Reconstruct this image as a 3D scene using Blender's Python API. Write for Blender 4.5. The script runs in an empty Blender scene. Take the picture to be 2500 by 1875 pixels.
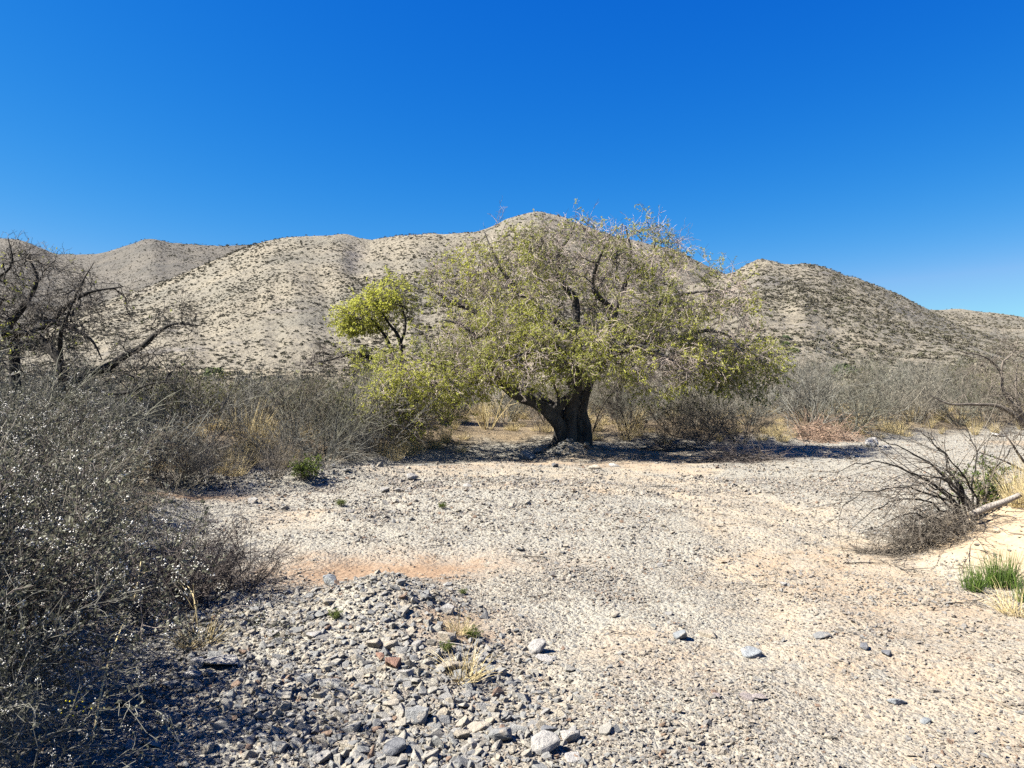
import bpy, bmesh, math
import numpy as np
from mathutils import Vector

scene = bpy.context.scene
COL = scene.collection
RAD = math.radians

# ------------------------------------------------------------------ camera
EYE = 1.6
FPX = 1818.0                       # focal length in pixels of the 2500 px wide photograph
cam = bpy.data.cameras.new('camera')
cam.sensor_width = 36.0
cam.lens = 36.0 * FPX / 2500.0
cam.clip_start = 0.05
cam.clip_end = 5000
cam_o = bpy.data.objects.new('camera', cam)
COL.objects.link(cam_o)
cam_o.location = (0, 0, EYE)
cam_o.rotation_euler = (RAD(90), 0, 0)
scene.camera = cam_o

# ------------------------------------------------------------------ sky, sun, exposure
SUN_AZ = RAD(-99)                  # from the view direction (+Y), clockwise positive
SUN_EL = RAD(46)
EXPOSURE = 2.3
SKY_K = 0.1 * 2 ** EXPOSURE
world = bpy.data.worlds.new('World')
scene.world = world
world.use_nodes = True
wn = world.node_tree
bg = wn.nodes['Background']
sky = wn.nodes.new('ShaderNodeTexSky')
sky.sky_type = 'NISHITA'
sky.sun_disc = False
sky.sun_elevation = SUN_EL
sky.sun_rotation = SUN_AZ
sky.altitude = 1500
sky.air_density = 1.0
sky.dust_density = 0.2
sky.ozone_density = 3.5
# one colour response for the whole sky: the camera's deep, saturated blue
sp = wn.nodes.new('ShaderNodeSeparateColor'); cb = wn.nodes.new('ShaderNodeCombineColor')
wn.links.new(sky.outputs[0], sp.inputs[0])
def wmath(op, a, b):
    nd = wn.nodes.new('ShaderNodeMath'); nd.operation = op
    for sock, v in zip(nd.inputs, (a, b)):
        if hasattr(v, 'node'): wn.links.new(v, sock)
        else: sock.default_value = v
    return nd.outputs[0]
chan = [wmath('MULTIPLY', wmath('POWER', wmath('MULTIPLY', sp.outputs[k], 0.144), pw), gain / SKY_K) for k, (gain, pw) in enumerate([(4.6, 3.3), (0.86, 1.2), (0.93, 0.43)])]
chan[0] = wmath('MINIMUM', chan[0], wmath('MULTIPLY', chan[1], 0.45))
for k in range(3): wn.links.new(chan[k], cb.inputs[k])
wn.links.new(cb.outputs[0], bg.inputs[0])
bg.inputs[1].default_value = 0.1

sun = bpy.data.lights.new('sun', 'SUN')
sun.energy = 5.0
sun.angle = RAD(0.53)
sun.color = (1.0, 0.94, 0.84)
sun_o = bpy.data.objects.new('sun', sun)
COL.objects.link(sun_o)
sd = Vector((math.sin(SUN_AZ) * math.cos(SUN_EL), math.cos(SUN_AZ) * math.cos(SUN_EL), math.sin(SUN_EL)))
sun_o.rotation_euler = sd.to_track_quat('Z', 'Y').to_euler()
sun_o.location = sd * 30

scene.view_settings.view_transform = 'Standard'
scene.view_settings.look = 'None'
scene.view_settings.gamma = 1.0
scene.view_settings.use_curve_mapping = False
scene.view_settings.exposure = EXPOSURE
scene.render.engine = 'CYCLES'
scene.cycles.max_bounces = 5
scene.cycles.diffuse_bounces = 3
scene.cycles.transmission_bounces = 3
scene.cycles.use_denoising = False

# ------------------------------------------------------------------ small numeric helpers
def unit(v):
    return v / np.maximum(np.linalg.norm(v, axis=-1, keepdims=True), 1e-9)

def smooth(a, b, x):
    t = np.clip((x - a) / (b - a), 0, 1)
    return t * t * (3 - 2 * t)

def _hash(ix, iy, iz, seed):
    h = (ix.astype(np.int64) * 374761393 + iy.astype(np.int64) * 668265263 + iz.astype(np.int64) * 2147483647 + seed * 1274126177) & 0xffffffff
    h = ((h ^ (h >> 13)) * 1274126177) & 0xffffffff
    h = (h ^ (h >> 16)) & 0xffff
    return h / 65535.0

def vnoise(x, y, z=None, seed=0):
    x = np.asarray(x, float); y = np.asarray(y, float)
    z = np.zeros_like(x) if z is None else np.asarray(z, float)
    ix, iy, iz = np.floor(x), np.floor(y), np.floor(z)
    fx, fy, fz = x - ix, y - iy, z - iz
    fx, fy, fz = [f * f * (3 - 2 * f) for f in (fx, fy, fz)]
    r = 0
    for dx in (0, 1):
        for dy in (0, 1):
            for dz in (0, 1):
                w = (fx if dx else 1 - fx) * (fy if dy else 1 - fy) * (fz if dz else 1 - fz)
                r = r + w * _hash(ix + dx, iy + dy, iz + dz, seed)
    return r * 2 - 1

def fbm(x, y, z=None, octs=4, seed=0, gain=0.5):
    a, r, f = 1.0, 0, 1.0
    for k in range(octs):
        r = r + a * vnoise(np.asarray(x) * f, np.asarray(y) * f, None if z is None else np.asarray(z) * f, seed + k * 17)
        a *= gain; f *= 2.03
    return r

def signed_dist(x, y, line):
    """distance to a polyline, positive on its left-hand side"""
    line = np.asarray(line, float)
    best = np.full(np.shape(x), 1e9); sg = np.zeros(np.shape(x))
    for (x0, y0), (x1, y1) in zip(line[:-1], line[1:]):
        ex, ey = x1 - x0, y1 - y0
        t = np.clip(((x - x0) * ex + (y - y0) * ey) / (ex * ex + ey * ey), 0, 1)
        d = np.hypot(x - x0 - t * ex, y - y0 - t * ey)
        c = ex * (y - y0) - ey * (x - x0)
        m = d < best
        best = np.where(m, d, best); sg = np.where(m, np.sign(c), sg)
    return best * sg

def mesh_from(name, V, faces, mat, attrs=None, smooth_shade=False):
    """V (n,3); faces: list of (m,k) int arrays"""
    me = bpy.data.meshes.new(name)
    V = np.ascontiguousarray(V, dtype=np.float32).reshape(-1, 3)
    me.vertices.add(len(V)); me.vertices.foreach_set('co', V.ravel())
    loops = np.concatenate([np.asarray(f).ravel() for f in faces]).astype(np.int32)
    tot = np.concatenate([np.full(len(f), np.asarray(f).shape[1]) for f in faces]).astype(np.int32)
    start = np.concatenate([[0], np.cumsum(tot)[:-1]]).astype(np.int32)
    me.loops.add(len(loops)); me.loops.foreach_set('vertex_index', loops)
    me.polygons.add(len(tot)); me.polygons.foreach_set('loop_start', start)
    if smooth_shade:
        me.polygons.foreach_set('use_smooth', np.ones(len(tot), bool))
    else:
        me.polygons.foreach_set('use_smooth', np.zeros(len(tot), bool))
    for k, v in (attrs or {}).items():
        a = me.attributes.new(k, 'FLOAT', 'POINT'); a.data.foreach_set('value', np.ascontiguousarray(v, dtype=np.float32).ravel())
    me.update(calc_edges=True)
    if mat: me.materials.append(mat)
    return me

def obj(name, me, parent=None, loc=None, rotz=None, scale=None):
    o = bpy.data.objects.new(name, me)
    COL.objects.link(o)
    if parent is not None: o.parent = parent
    if loc is not None: o.location = loc
    if rotz is not None: o.rotation_euler = (0, 0, rotz)
    if scale is not None: o.scale = (scale, scale, scale) if np.isscalar(scale) else scale
    return o

def tag(o, label=None, cat=None, group=None, kind=None):
    if label: o['label'] = label
    if cat: o['category'] = cat
    if group: o['group'] = group
    if kind: o['kind'] = kind
    return o

def empty(name, loc, rotz=0):
    o = bpy.data.objects.new(name, None); COL.objects.link(o)
    o.location = loc; o.rotation_euler = (0, 0, rotz); o.empty_display_size = 0.2
    return o

# ------------------------------------------------------------------ materials
def material(name, rough=0.9):
    m = bpy.data.materials.new(name); m.use_nodes = True
    nt = m.node_tree; b = nt.nodes['Principled BSDF']
    b.inputs['Roughness'].default_value = rough
    if 'Specular IOR Level' in b.inputs: b.inputs['Specular IOR Level'].default_value = 0.25
    return m, nt, b

class NT:
    """tiny node helper"""
    def __init__(s, nt): s.nt = nt
    def n(s, kind, **kw):
        nd = s.nt.nodes.new(kind)
        for k, v in kw.items(): setattr(nd, k, v)
        return nd
    def l(s, a, b): s.nt.links.new(a, b)
    def noise(s, scale, detail=4, rough=0.55, vec=None, dims='3D'):
        nd = s.n('ShaderNodeTexNoise'); nd.inputs['Scale'].default_value = scale
        nd.inputs['Detail'].default_value = detail; nd.inputs['Roughness'].default_value = rough
        if vec is not None: s.l(vec, nd.inputs['Vector'])
        return nd.outputs['Fac']
    def vor(s, scale, vec=None, feature='F1', out='Distance', rnd=1.0):
        nd = s.n('ShaderNodeTexVoronoi', feature=feature); nd.inputs['Scale'].default_value = scale
        nd.inputs['Randomness'].default_value = rnd
        if vec is not None: s.l(vec, nd.inputs['Vector'])
        return nd.outputs[out]
    def ramp(s, fac, stops, interp='LINEAR'):
        nd = s.n('ShaderNodeValToRGB'); cr = nd.color_ramp; cr.interpolation = interp
        while len(cr.elements) < len(stops): cr.elements.new(0.5)
        for e, (p, c) in zip(cr.elements, stops):
            e.position = p; e.color = (*c, 1) if len(c) == 3 else c
        s.l(fac, nd.inputs['Fac']); return nd.outputs['Color']
    def mix(s, fac, a, b, blend='MIX'):
        nd = s.n('ShaderNodeMix', data_type='RGBA', blend_type=blend)
        s._in(nd.inputs[0], fac); s._in(nd.inputs[6], a); s._in(nd.inputs[7], b)
        return nd.outputs[2]
    def math(s, op, a, b=None, c=None, clamp=False):
        nd = s.n('ShaderNodeMath', operation=op, use_clamp=clamp)
        s._in(nd.inputs[0], a)
        if b is not None: s._in(nd.inputs[1], b)
        if c is not None: s._in(nd.inputs[2], c)
        return nd.outputs[0]
    def _in(s, sock, v):
        if hasattr(v, 'node'): s.l(v, sock)
        elif isinstance(v, tuple): sock.default_value = (*v, 1) if len(v) == 3 else v
        else: sock.default_value = v
    def attr(s, name):
        nd = s.n('ShaderNodeAttribute', attribute_name=name); return nd.outputs['Fac']
    def pos(s):
        return s.n('ShaderNodeNewGeometry').outputs['Position']
    def objco(s):
        return s.n('ShaderNodeTexCoord').outputs['Object']
    def rand(s):
        return s.n('ShaderNodeObjectInfo').outputs['Random']
    def bump(s, h, strength, dist, normal=None):
        nd = s.n('ShaderNodeBump'); nd.inputs['Strength'].default_value = strength; nd.inputs['Distance'].default_value = dist
        s.l(h, nd.inputs['Height'])
        if normal is not None: s.l(normal, nd.inputs['Normal'])
        return nd.outputs['Normal']

def leaf_mat(name, c0, c1, trans=0.35):
    m, nt, b = material(name, 0.6); N = NT(nt)
    c = N.ramp(N.attr('tint'), [(0.0, c0), (1.0, c1)])
    N.l(c, b.inputs['Base Color'])
    t = N.n('ShaderNodeBsdfTranslucent'); N.l(c, t.inputs['Color'])
    mx = N.n('ShaderNodeMixShader'); mx.inputs[0].default_value = trans
    out = nt.nodes['Material Output']
    N.l(b.outputs[0], mx.inputs[1]); N.l(t.outputs[0], mx.inputs[2]); N.l(mx.outputs[0], out.inputs['Surface'])
    return m

def twig_mat(name, c0, c1, per_object=0.0):
    m, nt, b = material(name, 0.85); N = NT(nt)
    f = N.attr('tint')
    c = N.ramp(f, [(0.0, c0), (1.0, c1)])
    if per_object:
        c = N.mix(1.0, c, N.ramp(N.rand(), [(0, (.72, .72, .58)), (.35, (.85, .86, .84)), (.7, (1, .94, .86)), (1, (.9, .78, .62))]), 'MULTIPLY')
    N.l(c, b.inputs['Base Color'])
    return m

def bark_mat(name, c0, c1, c2):
    m, nt, b = material(name, 0.95); N = NT(nt)
    co = N.objco()
    mp = N.n('ShaderNodeMapping'); mp.inputs['Scale'].default_value = (1, 1, 0.25); N.l(co, mp.inputs['Vector'])
    f = N.noise(9, 6, 0.65, mp.outputs[0])
    g = N.noise(2.2, 3, 0.5, co)
    c = N.ramp(f, [(0.3, c0), (0.52, c1), (0.7, c2)])
    c = N.mix(N.ramp(g, [(0.4, (0, 0, 0)), (0.65, (1, 1, 1))]), c, c1)
    N.l(c, b.inputs['Base Color'])
    h = N.noise(22, 5, 0.7, mp.outputs[0])
    N.l(N.bump(h, 0.9, 0.035), b.inputs['Normal'])
    return m

LEAF = leaf_mat('mesquite_leaf', (0.12, 0.135, 0.04), (0.385, 0.395, 0.06), 0.48)
LEAF_GREEN = leaf_mat('green_leaf', (0.051, 0.076, 0.013), (0.145, 0.187, 0.025), 0.4)
LEAF_OLIVE = leaf_mat('olive_leaf', (0.041, 0.044, 0.018), (0.105, 0.105, 0.035), 0.3)
LEAF_GREY = leaf_mat('grey_leaf', (0.041, 0.044, 0.029), (0.117, 0.117, 0.082), 0.3)
TWIG_TREE = twig_mat('mesquite_twig', (0.108, 0.086, 0.074), (0.306, 0.257, 0.225))
TWIG_DARK = twig_mat('dark_twig', (0.025, 0.020, 0.018), (0.091, 0.075, 0.066))
TWIG_GREY = twig_mat('grey_twig', (0.059, 0.057, 0.049), (0.164, 0.163, 0.147), 0.3)
TWIG_BROWN = twig_mat('brown_twig', (0.040, 0.034, 0.027), (0.120, 0.104, 0.084))
STRAW = twig_mat('straw', (0.223, 0.177, 0.086), (0.460, 0.381, 0.210))
RUSH = twig_mat('green_rush', (0.020, 0.041, 0.007), (0.077, 0.122, 0.018))
FLUFF = twig_mat('seed_fluff', (0.304, 0.291, 0.261), (0.579, 0.566, 0.522))
YELLOW = twig_mat('yellow_petal', (0.398, 0.325, 0.014), (0.579, 0.507, 0.029))
BARK = bark_mat('mesquite_bark', (0.015, 0.014, 0.012), (0.051, 0.047, 0.043), (0.103, 0.097, 0.088))
BARK_DARK = bark_mat('dark_bark', (0.006, 0.005, 0.005), (0.021, 0.019, 0.017), (0.051, 0.047, 0.043))
DEADWOOD = bark_mat('weathered_wood', (0.108, 0.094, 0.078), (0.206, 0.186, 0.162), (0.270, 0.250, 0.226))

PALE_BARK = bark_mat('pale_bark', (0.05, 0.042, 0.035), (0.11, 0.095, 0.08), (0.20, 0.175, 0.15))

def rock_mat(name, ramp):
    m, nt, b = material(name, 0.9); N = NT(nt)
    co = N.objco()
    base = N.ramp(N.rand(), ramp, 'CONSTANT')
    f = N.noise(2.6, 6, 0.65, co)
    c = N.mix(1.0, base, N.ramp(f, [(0.3, (0.62, 0.62, 0.64)), (0.7, (1.12, 1.1, 1.07))]), 'MULTIPLY')
    v = N.noise(1.1, 3, 0.7, co)
    c = N.mix(N.ramp(v, [(0.56, (0, 0, 0)), (0.75, (0.6, 0.6, 0.6))]), c, (0.34, 0.27, 0.19))
    N.l(c, b.inputs['Base Color'])
    h = N.noise(7, 6, 0.7, co)
    N.l(N.bump(h, 0.55, 0.12), b.inputs['Normal'])
    return m

ROCK = rock_mat('limestone', [(0.0, (0.213, 0.206, 0.185)), (0.16, (0.176, 0.180, 0.175)), (0.34, (0.235, 0.220, 0.185)), (0.48, (0.191, 0.191, 0.185)),
                              (0.62, (0.227, 0.217, 0.193)), (0.74, (0.139, 0.143, 0.145)), (0.84, (0.249, 0.227, 0.185)), (0.94, (0.161, 0.114, 0.085)), (0.965, (0.243, 0.235, 0.213))])
GRAVEL = rock_mat('gravel_stone', [(0.0, (0.206, 0.187, 0.160)), (0.2, (0.176, 0.165, 0.150)), (0.35, (0.235, 0.209, 0.171)), (0.52, (0.169, 0.169, 0.163)),
                                   (0.66, (0.220, 0.194, 0.157)), (0.80, (0.147, 0.143, 0.136)), (0.88, (0.243, 0.224, 0.193)), (0.96, (0.165, 0.117, 0.085))])

# ------------------------------------------------------------------ terrain
LEFT_BANK = [(-2.2, -6), (-1.9, 2), (-2.1, 4.2), (-2.7, 6), (-3.7, 8.5), (-4.5, 11.2), (-3.3, 13.6), (-1.7, 15.6), (0.0, 16.9), (1.9, 17.4),
             (3.2, 18.6), (6, 19.6), (9, 20.6), (13, 22.5), (20, 25), (60, 40)]
RIGHT_BANK = [(60, 12), (15, 11), (9, 10.2), (6.0, 9.4), (4.7, 8.6), (3.75, 7.4), (3.5, 6.5), (3.75, 5.5), (3.6, 4.2), (4.2, -6)]

TRACK = [(2.6, 2.0), (2.3, 4.5), (2.75, 6.6), (3.1, 9.0), (2.9, 11.2), (1.7, 12.9), (0.0, 13.6), (-2.2, 13.4)]
def track(x, y):
    """sandy band of an old vehicle track with two ruts"""
    d = np.abs(signed_dist(x, y, TRACK) + .18 * vnoise(x * .9, y * .9, seed=44))
    return np.clip(.55 * smooth(1.15, .3, d) + .35 * np.exp(-((d - .62) / .2) ** 2), 0, 1) * (.75 + .35 * vnoise(x * 1.7, y * 1.7, seed=45))
def gauss(x, y, cx, cy, sx, sy, a=0.0):
    c, s = math.cos(a), math.sin(a)
    u = (x - cx) * c + (y - cy) * s; v = -(x - cx) * s + (y - cy) * c
    return np.exp(-(u / sx) ** 2 - (v / sy) ** 2)

def terrain(x, y):
    x = np.asarray(x, float); y = np.asarray(y, float)
    dl = signed_dist(x, y, LEFT_BANK)
    dr = signed_dist(x, y, RIGHT_BANK)
    z = 0.035 * fbm(x * 0.5, y * 0.5, octs=3, seed=3)
    near = smooth(60, 25, y)
    z = z + (0.026 * fbm(x * 2.2, y * 2.2, octs=3, seed=8)) * near
    z = z + 0.42 * smooth(-0.2, 3.2, dl) + 0.10 * smooth(0.0, 0.5, dl) * (0.6 + 0.4 * vnoise(x * 0.8, y * 0.8, seed=5))
    z = z + (0.40 + 0.10 * vnoise(x * 1.6, y * 1.6, seed=6)) * smooth(-0.05, 1.2, dr + 0.22 * vnoise(x * 2.3, y * 2.3, seed=7)) + 0.10 * smooth(0.6, 2.2, dr) + 0.02 * smooth(0, .4, dr) * fbm(x * 6, y * 6, octs=3, seed=12)
    z = z - 0.03 * track(x, y)
    # cobble heap and bar in front, the hollow of red soil behind it
    z = z + 0.23 * gauss(x, y, -0.86, 5.2, 0.40, 0.5, 0.35)
    z = z + 0.08 * gauss(x, y, -1.5, 4.9, 0.9, 0.6, 0.2)
    z = z + 0.09 * gauss(x, y, -0.75, 4.1, 0.9, 0.8)
    z = z - 0.07 * gauss(x, y, -1.3, 6.5, 1.4, 0.45, 0.1)
    # gravel bar along the left thicket, low bar in the middle
    z = z + 0.22 * gauss(x, y, -2.9, 12.6, 2.2, 0.6, 0.55) + 0.07 * gauss(x, y, -0.5, 10.6, 1.8, 0.8, 0.3)
    # root mound under the tree
    z = z + 0.12 * gauss(x, y, 1.25, 17.2, 0.9, 0.8) + 0.20 * gauss(x, y, 1.3, 16.75, 0.55, 0.28) - 0.05 * gauss(x, y, 4.5, 16.2, 3, 1.2)
    # plain rising to the foot of the hills
    z = z + np.where(y > 24, (np.minimum(y, 260) - 24) * 0.034, 0) * smooth(20, 50, y)
    z = z + 0.35 * fbm(x * 0.06, y * 0.06, octs=3, seed=21) * smooth(30, 80, y)
    return z

def pix(u, v, ymax=60.0):
    """photo pixel -> point on the ground"""
    ys = np.arange(2.0, ymax, 0.01)
    xs = (u - 1250) / FPX * ys
    zr = EYE - (v - 937.5) / FPX * ys
    hit = np.nonzero(zr <= terrain(xs, ys))[0]
    i = hit[0] if len(hit) else len(ys) - 1
    return float(xs[i]), float(ys[i]), float(terrain(xs[i], ys[i]))

def at(u, v, Y):
    """photo pixel at a chosen distance -> point"""
    return np.array([(u - 1250) / FPX * Y, Y, EYE - (v - 937.5) / FPX * Y])

def graded(stops):
    """coordinates with step sizes: [(x0, step), ... , (xend, None)]"""
    out = []
    for (a, s0), (b, s1) in zip(stops[:-1], stops[1:]):
        s1 = s0 if s1 is None else s1
        t = a
        while t < b - 1e-6:
            out.append(t)
            f = (t - a) / (b - a)
            t += s0 + (s1 - s0) * f
    out.append(stops[-1][0])
    return np.array(out)

gx = graded([(-900, 60), (-120, 14), (-30, 0.9), (-9, 0.17), (-4, 0.07), (4.4, 0.07), (9, 0.19), (30, 0.9), (120, 14), (900, None)])
gy = graded([(-80, 10), (-4, 0.4), (2.4, 0.05), (9, 0.07), (16, 0.13), (26, 0.3), (60, 2.2), (200, 9), (900, 70), (1600, None)])
X, Y = np.meshgrid(gx, gy)
Z = terrain(X, Y)
dl = signed_dist(X, Y, LEFT_BANK); dr = signed_dist(X, Y, RIGHT_BANK)
n1 = fbm(X * 1.3, Y * 1.3, octs=4, seed=31)
n2 = fbm(X * 0.35, Y * 0.35, octs=3, seed=37)
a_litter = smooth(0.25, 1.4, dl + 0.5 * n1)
a_sand = smooth(0.0, 0.5, dr + 0.15 * n1)
a_sand = np.maximum(a_sand, 0.55 * smooth(0.1, 0.7, n2 + 0.3 * n1) * smooth(-0.5, -1.5, dl) * smooth(3.5, 6, Y))
a_sand = np.maximum(a_sand, .75 * track(X, Y))
a_red = np.clip(1.15 * gauss(X, Y, -1.0, 6.4, 1.15, 0.55, 0.12) + 0.5 * n1 * gauss(X, Y, -1.0, 6.35, 1.3, 0.6), 0, 1)
a_red = np.maximum(a_red, np.clip(gauss(X, Y, -4.4, 10.3, 0.9, 0.28, 0.2) * 1.1 + 0.2 * n1 * gauss(X, Y, -4.4, 10.3, 1, .4), 0, 1))
a_red = np.maximum(a_red, 0.75 * np.clip(gauss(X, Y, -0.35, 4.75, 0.35, 0.45) + 0.3 * n1 * gauss(X, Y, -0.35, 4.75, 0.5, 0.6), 0, 1))
a_red = np.maximum(a_red, 0.45 * np.clip(gauss(X, Y, 1.4, 14.9, 2.2, 0.5, -0.1) + gauss(X, Y, -1.2, 13.8, 1.6, 0.4, 0.5), 0, 1))
a_red = np.maximum(a_red, 0.22 * smooth(0.35, 0.9, n2 + 0.4 * n1) * smooth(-0.3, -1.0, dl))
a_far = smooth(24, 50, Y)
ny, nx = X.shape
idx = np.arange(ny * nx).reshape(ny, nx)
F = np.stack([idx[:-1, :-1], idx[:-1, 1:], idx[1:, 1:], idx[1:, :-1]], -1).reshape(-1, 4)

m, nt, b = material('ground', 0.95); N = NT(nt)
P = N.pos()
v1 = N.vor(26, P); c1 = N.vor(26, P, out='Color')
v2 = N.vor(70, P); c2 = N.vor(70, P, out='Color')
sep = N.n('ShaderNodeSeparateColor'); N.l(c1, sep.inputs[0])
sep2 = N.n('ShaderNodeSeparateColor'); N.l(c2, sep2.inputs[0])
grav = N.ramp(sep2.outputs[0], [(0.0, (0.135, 0.133, 0.116)), (0.25, (0.166, 0.155, 0.128)), (0.5, (0.192, 0.176, 0.142)), (0.75, (0.161, 0.159, 0.144)), (1.0, (0.212, 0.198, 0.163))])
grav2 = N.ramp(sep.outputs[0], [(0.0, (0.141, 0.142, 0.132)), (0.4, (0.177, 0.165, 0.138)), (0.8, (0.199, 0.186, 0.151)), (1.0, (0.141, 0.126, 0.103))])
grav = N.mix(0.45, grav, grav2)
fine = N.noise(140, 3, 0.6, P)
broad = N.noise(0.9, 4, 0.6, P)
grav = N.mix(N.ramp(broad, [(0.42, (0, 0, 0)), (0.62, (0.8, 0.8, 0.8))]), grav, N.mix(1.0, grav, (0.97, 0.98, 1.0), 'MULTIPLY'))
sand = N.ramp(N.noise(14, 5, 0.7, P), [(0.3, (0.184, 0.139, 0.089)), (0.7, (0.246, 0.197, 0.135))])
red = N.ramp(N.noise(18, 6, 0.7, P), [(0.25, (0.075, 0.048, 0.03)), (0.5, (0.145, 0.098, 0.062)), (0.75, (0.20, 0.15, 0.10))])
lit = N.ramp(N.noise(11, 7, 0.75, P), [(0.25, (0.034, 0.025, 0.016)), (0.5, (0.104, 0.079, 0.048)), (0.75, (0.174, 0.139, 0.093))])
far = N.ramp(N.noise(0.6, 6, 0.7, P), [(0.3, (0.084, 0.070, 0.048)), (0.55, (0.153, 0.132, 0.093)), (0.75, (0.188, 0.166, 0.125))])
brk = N.math('ADD', N.math('MULTIPLY', N.noise(4, 5, 0.65, P), 0.6), N.math('MULTIPLY', N.noise(24, 4, 0.7, P), 0.4))
def soft(a):
    return N.math('ADD', a, N.math('MULTIPLY', N.math('SUBTRACT', brk, 0.5), N.math('MULTIPLY', N.math('MULTIPLY', a, N.math('SUBTRACT', 1.0, a)), 11.0)), clamp=True)
c = N.mix(soft(N.attr('sand')), grav, sand)
c = N.mix(soft(N.attr('red')), c, red)
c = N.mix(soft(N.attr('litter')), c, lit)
c = N.mix(N.attr('far'), c, far)
N.l(c, b.inputs['Base Color'])
h = N.math('ADD', N.math('MULTIPLY', N.math('SUBTRACT', 1.0, v1), 0.9), N.math('MULTIPLY', N.math('SUBTRACT', 1.0, v2), 0.35))
h = N.math('ADD', h, N.math('MULTIPLY', fine, 0.25))
stony = N.math('MULTIPLY', N.math('SUBTRACT', 1.0, N.math('MULTIPLY', N.attr('sand'), 0.85)), N.math('SUBTRACT', 1.0, N.math('MULTIPLY', N.attr('red'), 0.6)))
h = N.math('ADD', N.math('MULTIPLY', h, stony), N.math('MULTIPLY', N.noise(9, 6, 0.7, P), 0.45))
N.l(N.bump(h, 0.8, 0.03), b.inputs['Normal'])
GROUND = m
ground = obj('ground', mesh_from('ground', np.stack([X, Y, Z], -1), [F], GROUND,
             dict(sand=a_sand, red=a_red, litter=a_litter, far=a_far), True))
tag(ground, kind='structure')

# ------------------------------------------------------------------ hills
def hill_mat(name, dry, rock, dark):
    m, nt, b = material(name, 0.95); N = NT(nt)
    P = N.pos()
    a = N.noise(0.16, 7, 0.68, P)
    c = N.ramp(a, [(0.3, dark), (0.48, dry), (0.62, dry), (0.78, rock)])
    g = N.noise(0.9, 6, 0.75, P)
    c = N.mix(1.0, c, N.ramp(g, [(0.36, (0.42, 0.40, 0.35)), (0.47, (0.9, 0.9, 0.88)), (0.66, (1.12, 1.12, 1.1))]), 'MULTIPLY')
    bz = N.noise(0.022, 4, 0.6, P)
    c = N.mix(1.0, c, N.ramp(bz, [(0.35, (0.74, 0.76, 0.78)), (0.6, (1.05, 1.03, 1.0))]), 'MULTIPLY')
    r = N.attr('rocky')
    rk = N.ramp(N.noise(0.5, 6, 0.75, P), [(0.35, (0.042, 0.040, 0.036)), (0.5, (0.096, 0.087, 0.078)), (0.7, (0.192, 0.174, 0.150))])
    ms = N.n('ShaderNodeMapping'); ms.inputs['Scale'].default_value = (0.012, 0.02, 0.22); ms.inputs['Rotation'].default_value = (0.12, 0.16, 0); N.l(P, ms.inputs['Vector'])
    led = N.math('MULTIPLY', N.ramp(N.noise(1.0, 3, 0.5, ms.outputs[0]), [(0.60, (0, 0, 0)), (0.68, (1, 1, 1))]), N.ramp(N.noise(0.05, 4, 0.6, P), [(0.45, (0, 0, 0)), (0.6, (0.85, 0.85, 0.85))]))
    c = N.mix(led, c, rk)
    c = N.mix(r, c, rk)
    N.l(c, b.inputs['Base Color'])
    h = N.math('ADD', N.noise(0.7, 6, 0.7, P), N.math('MULTIPLY', N.noise(0.12, 4, 0.6, P), 3.0))
    N.l(N.bump(h, 0.8, 1.2), b.inputs['Normal'])
    return m

HILL_TAN = hill_mat('dry_hillside', (0.138, 0.125, 0.100), (0.166, 0.156, 0.136), (0.088, 0.078, 0.061))
HILL_GREY = hill_mat('grey_hillside', (0.073, 0.067, 0.058), (0.092, 0.088, 0.080), (0.044, 0.042, 0.037))

def hill_height(u, y, H):
    """height of one hill at bearing u = x / y and distance y"""
    crest = np.interp(u, H['u'], H['e'])                     # crest elevation above eye, per metre of distance
    yc = H['yc'] + H['wob'] * vnoise(u * 3.1 + H['seed'], u * 0 + 0.5, seed=H['seed'])
    yf = H['yf'] + 0.3 * H['wob'] * vnoise(u * 4.0 + 9 + H['seed'], u * 0 + 0.5, seed=H['seed'] + 1)
    zc = EYE + crest * yc
    zf = 0.034 * (yf - 24) - 0.3
    s = (y - yf) / (yc - yf)
    x = u * y
    prof = np.where(s <= 1, np.clip(s, -0.2, 1) ** 1.0 if False else np.sign(s) * np.abs(np.clip(s, -0.3, 1)) ** 1.38, 1 - 0.5 * (s - 1) - 0.6 * (s - 1) ** 2)
    z = zf + (zc - zf) * prof
    w = np.clip(s * (1.05 - s) * 4, 0, 1)
    z = z + w * H['ga'] * fbm(u * H['gf'] + 0.6 * s, s * 1.1, octs=3, seed=H['seed'] + 5, gain=0.42)
    for (gu, gw, gd, gs0, gs1) in H.get('gully', []):
        gg = np.exp(-((u - gu - 0.03 * (s - 0.7)) / gw) ** 2) * smooth(gs0, gs0 + 0.2, s) * smooth(gs1, gs1 - 0.15, s)
        z = z - gd * gg
    z = z + 0.5 * fbm(x * 0.09, y * 0.09, octs=3, seed=H['seed'] + 9) * smooth(0, 0.2, s)
    z = z + 0.25 * fbm(x * 0.35, y * 0.35, octs=2, seed=H['seed'] + 19) * smooth(0, 0.2, s)
    return z, s

def crest(pts):
    p = np.array(pts, float)
    return (p[:, 0] - 1250) / FPX, (937.5 - p[:, 1]) / FPX

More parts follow.
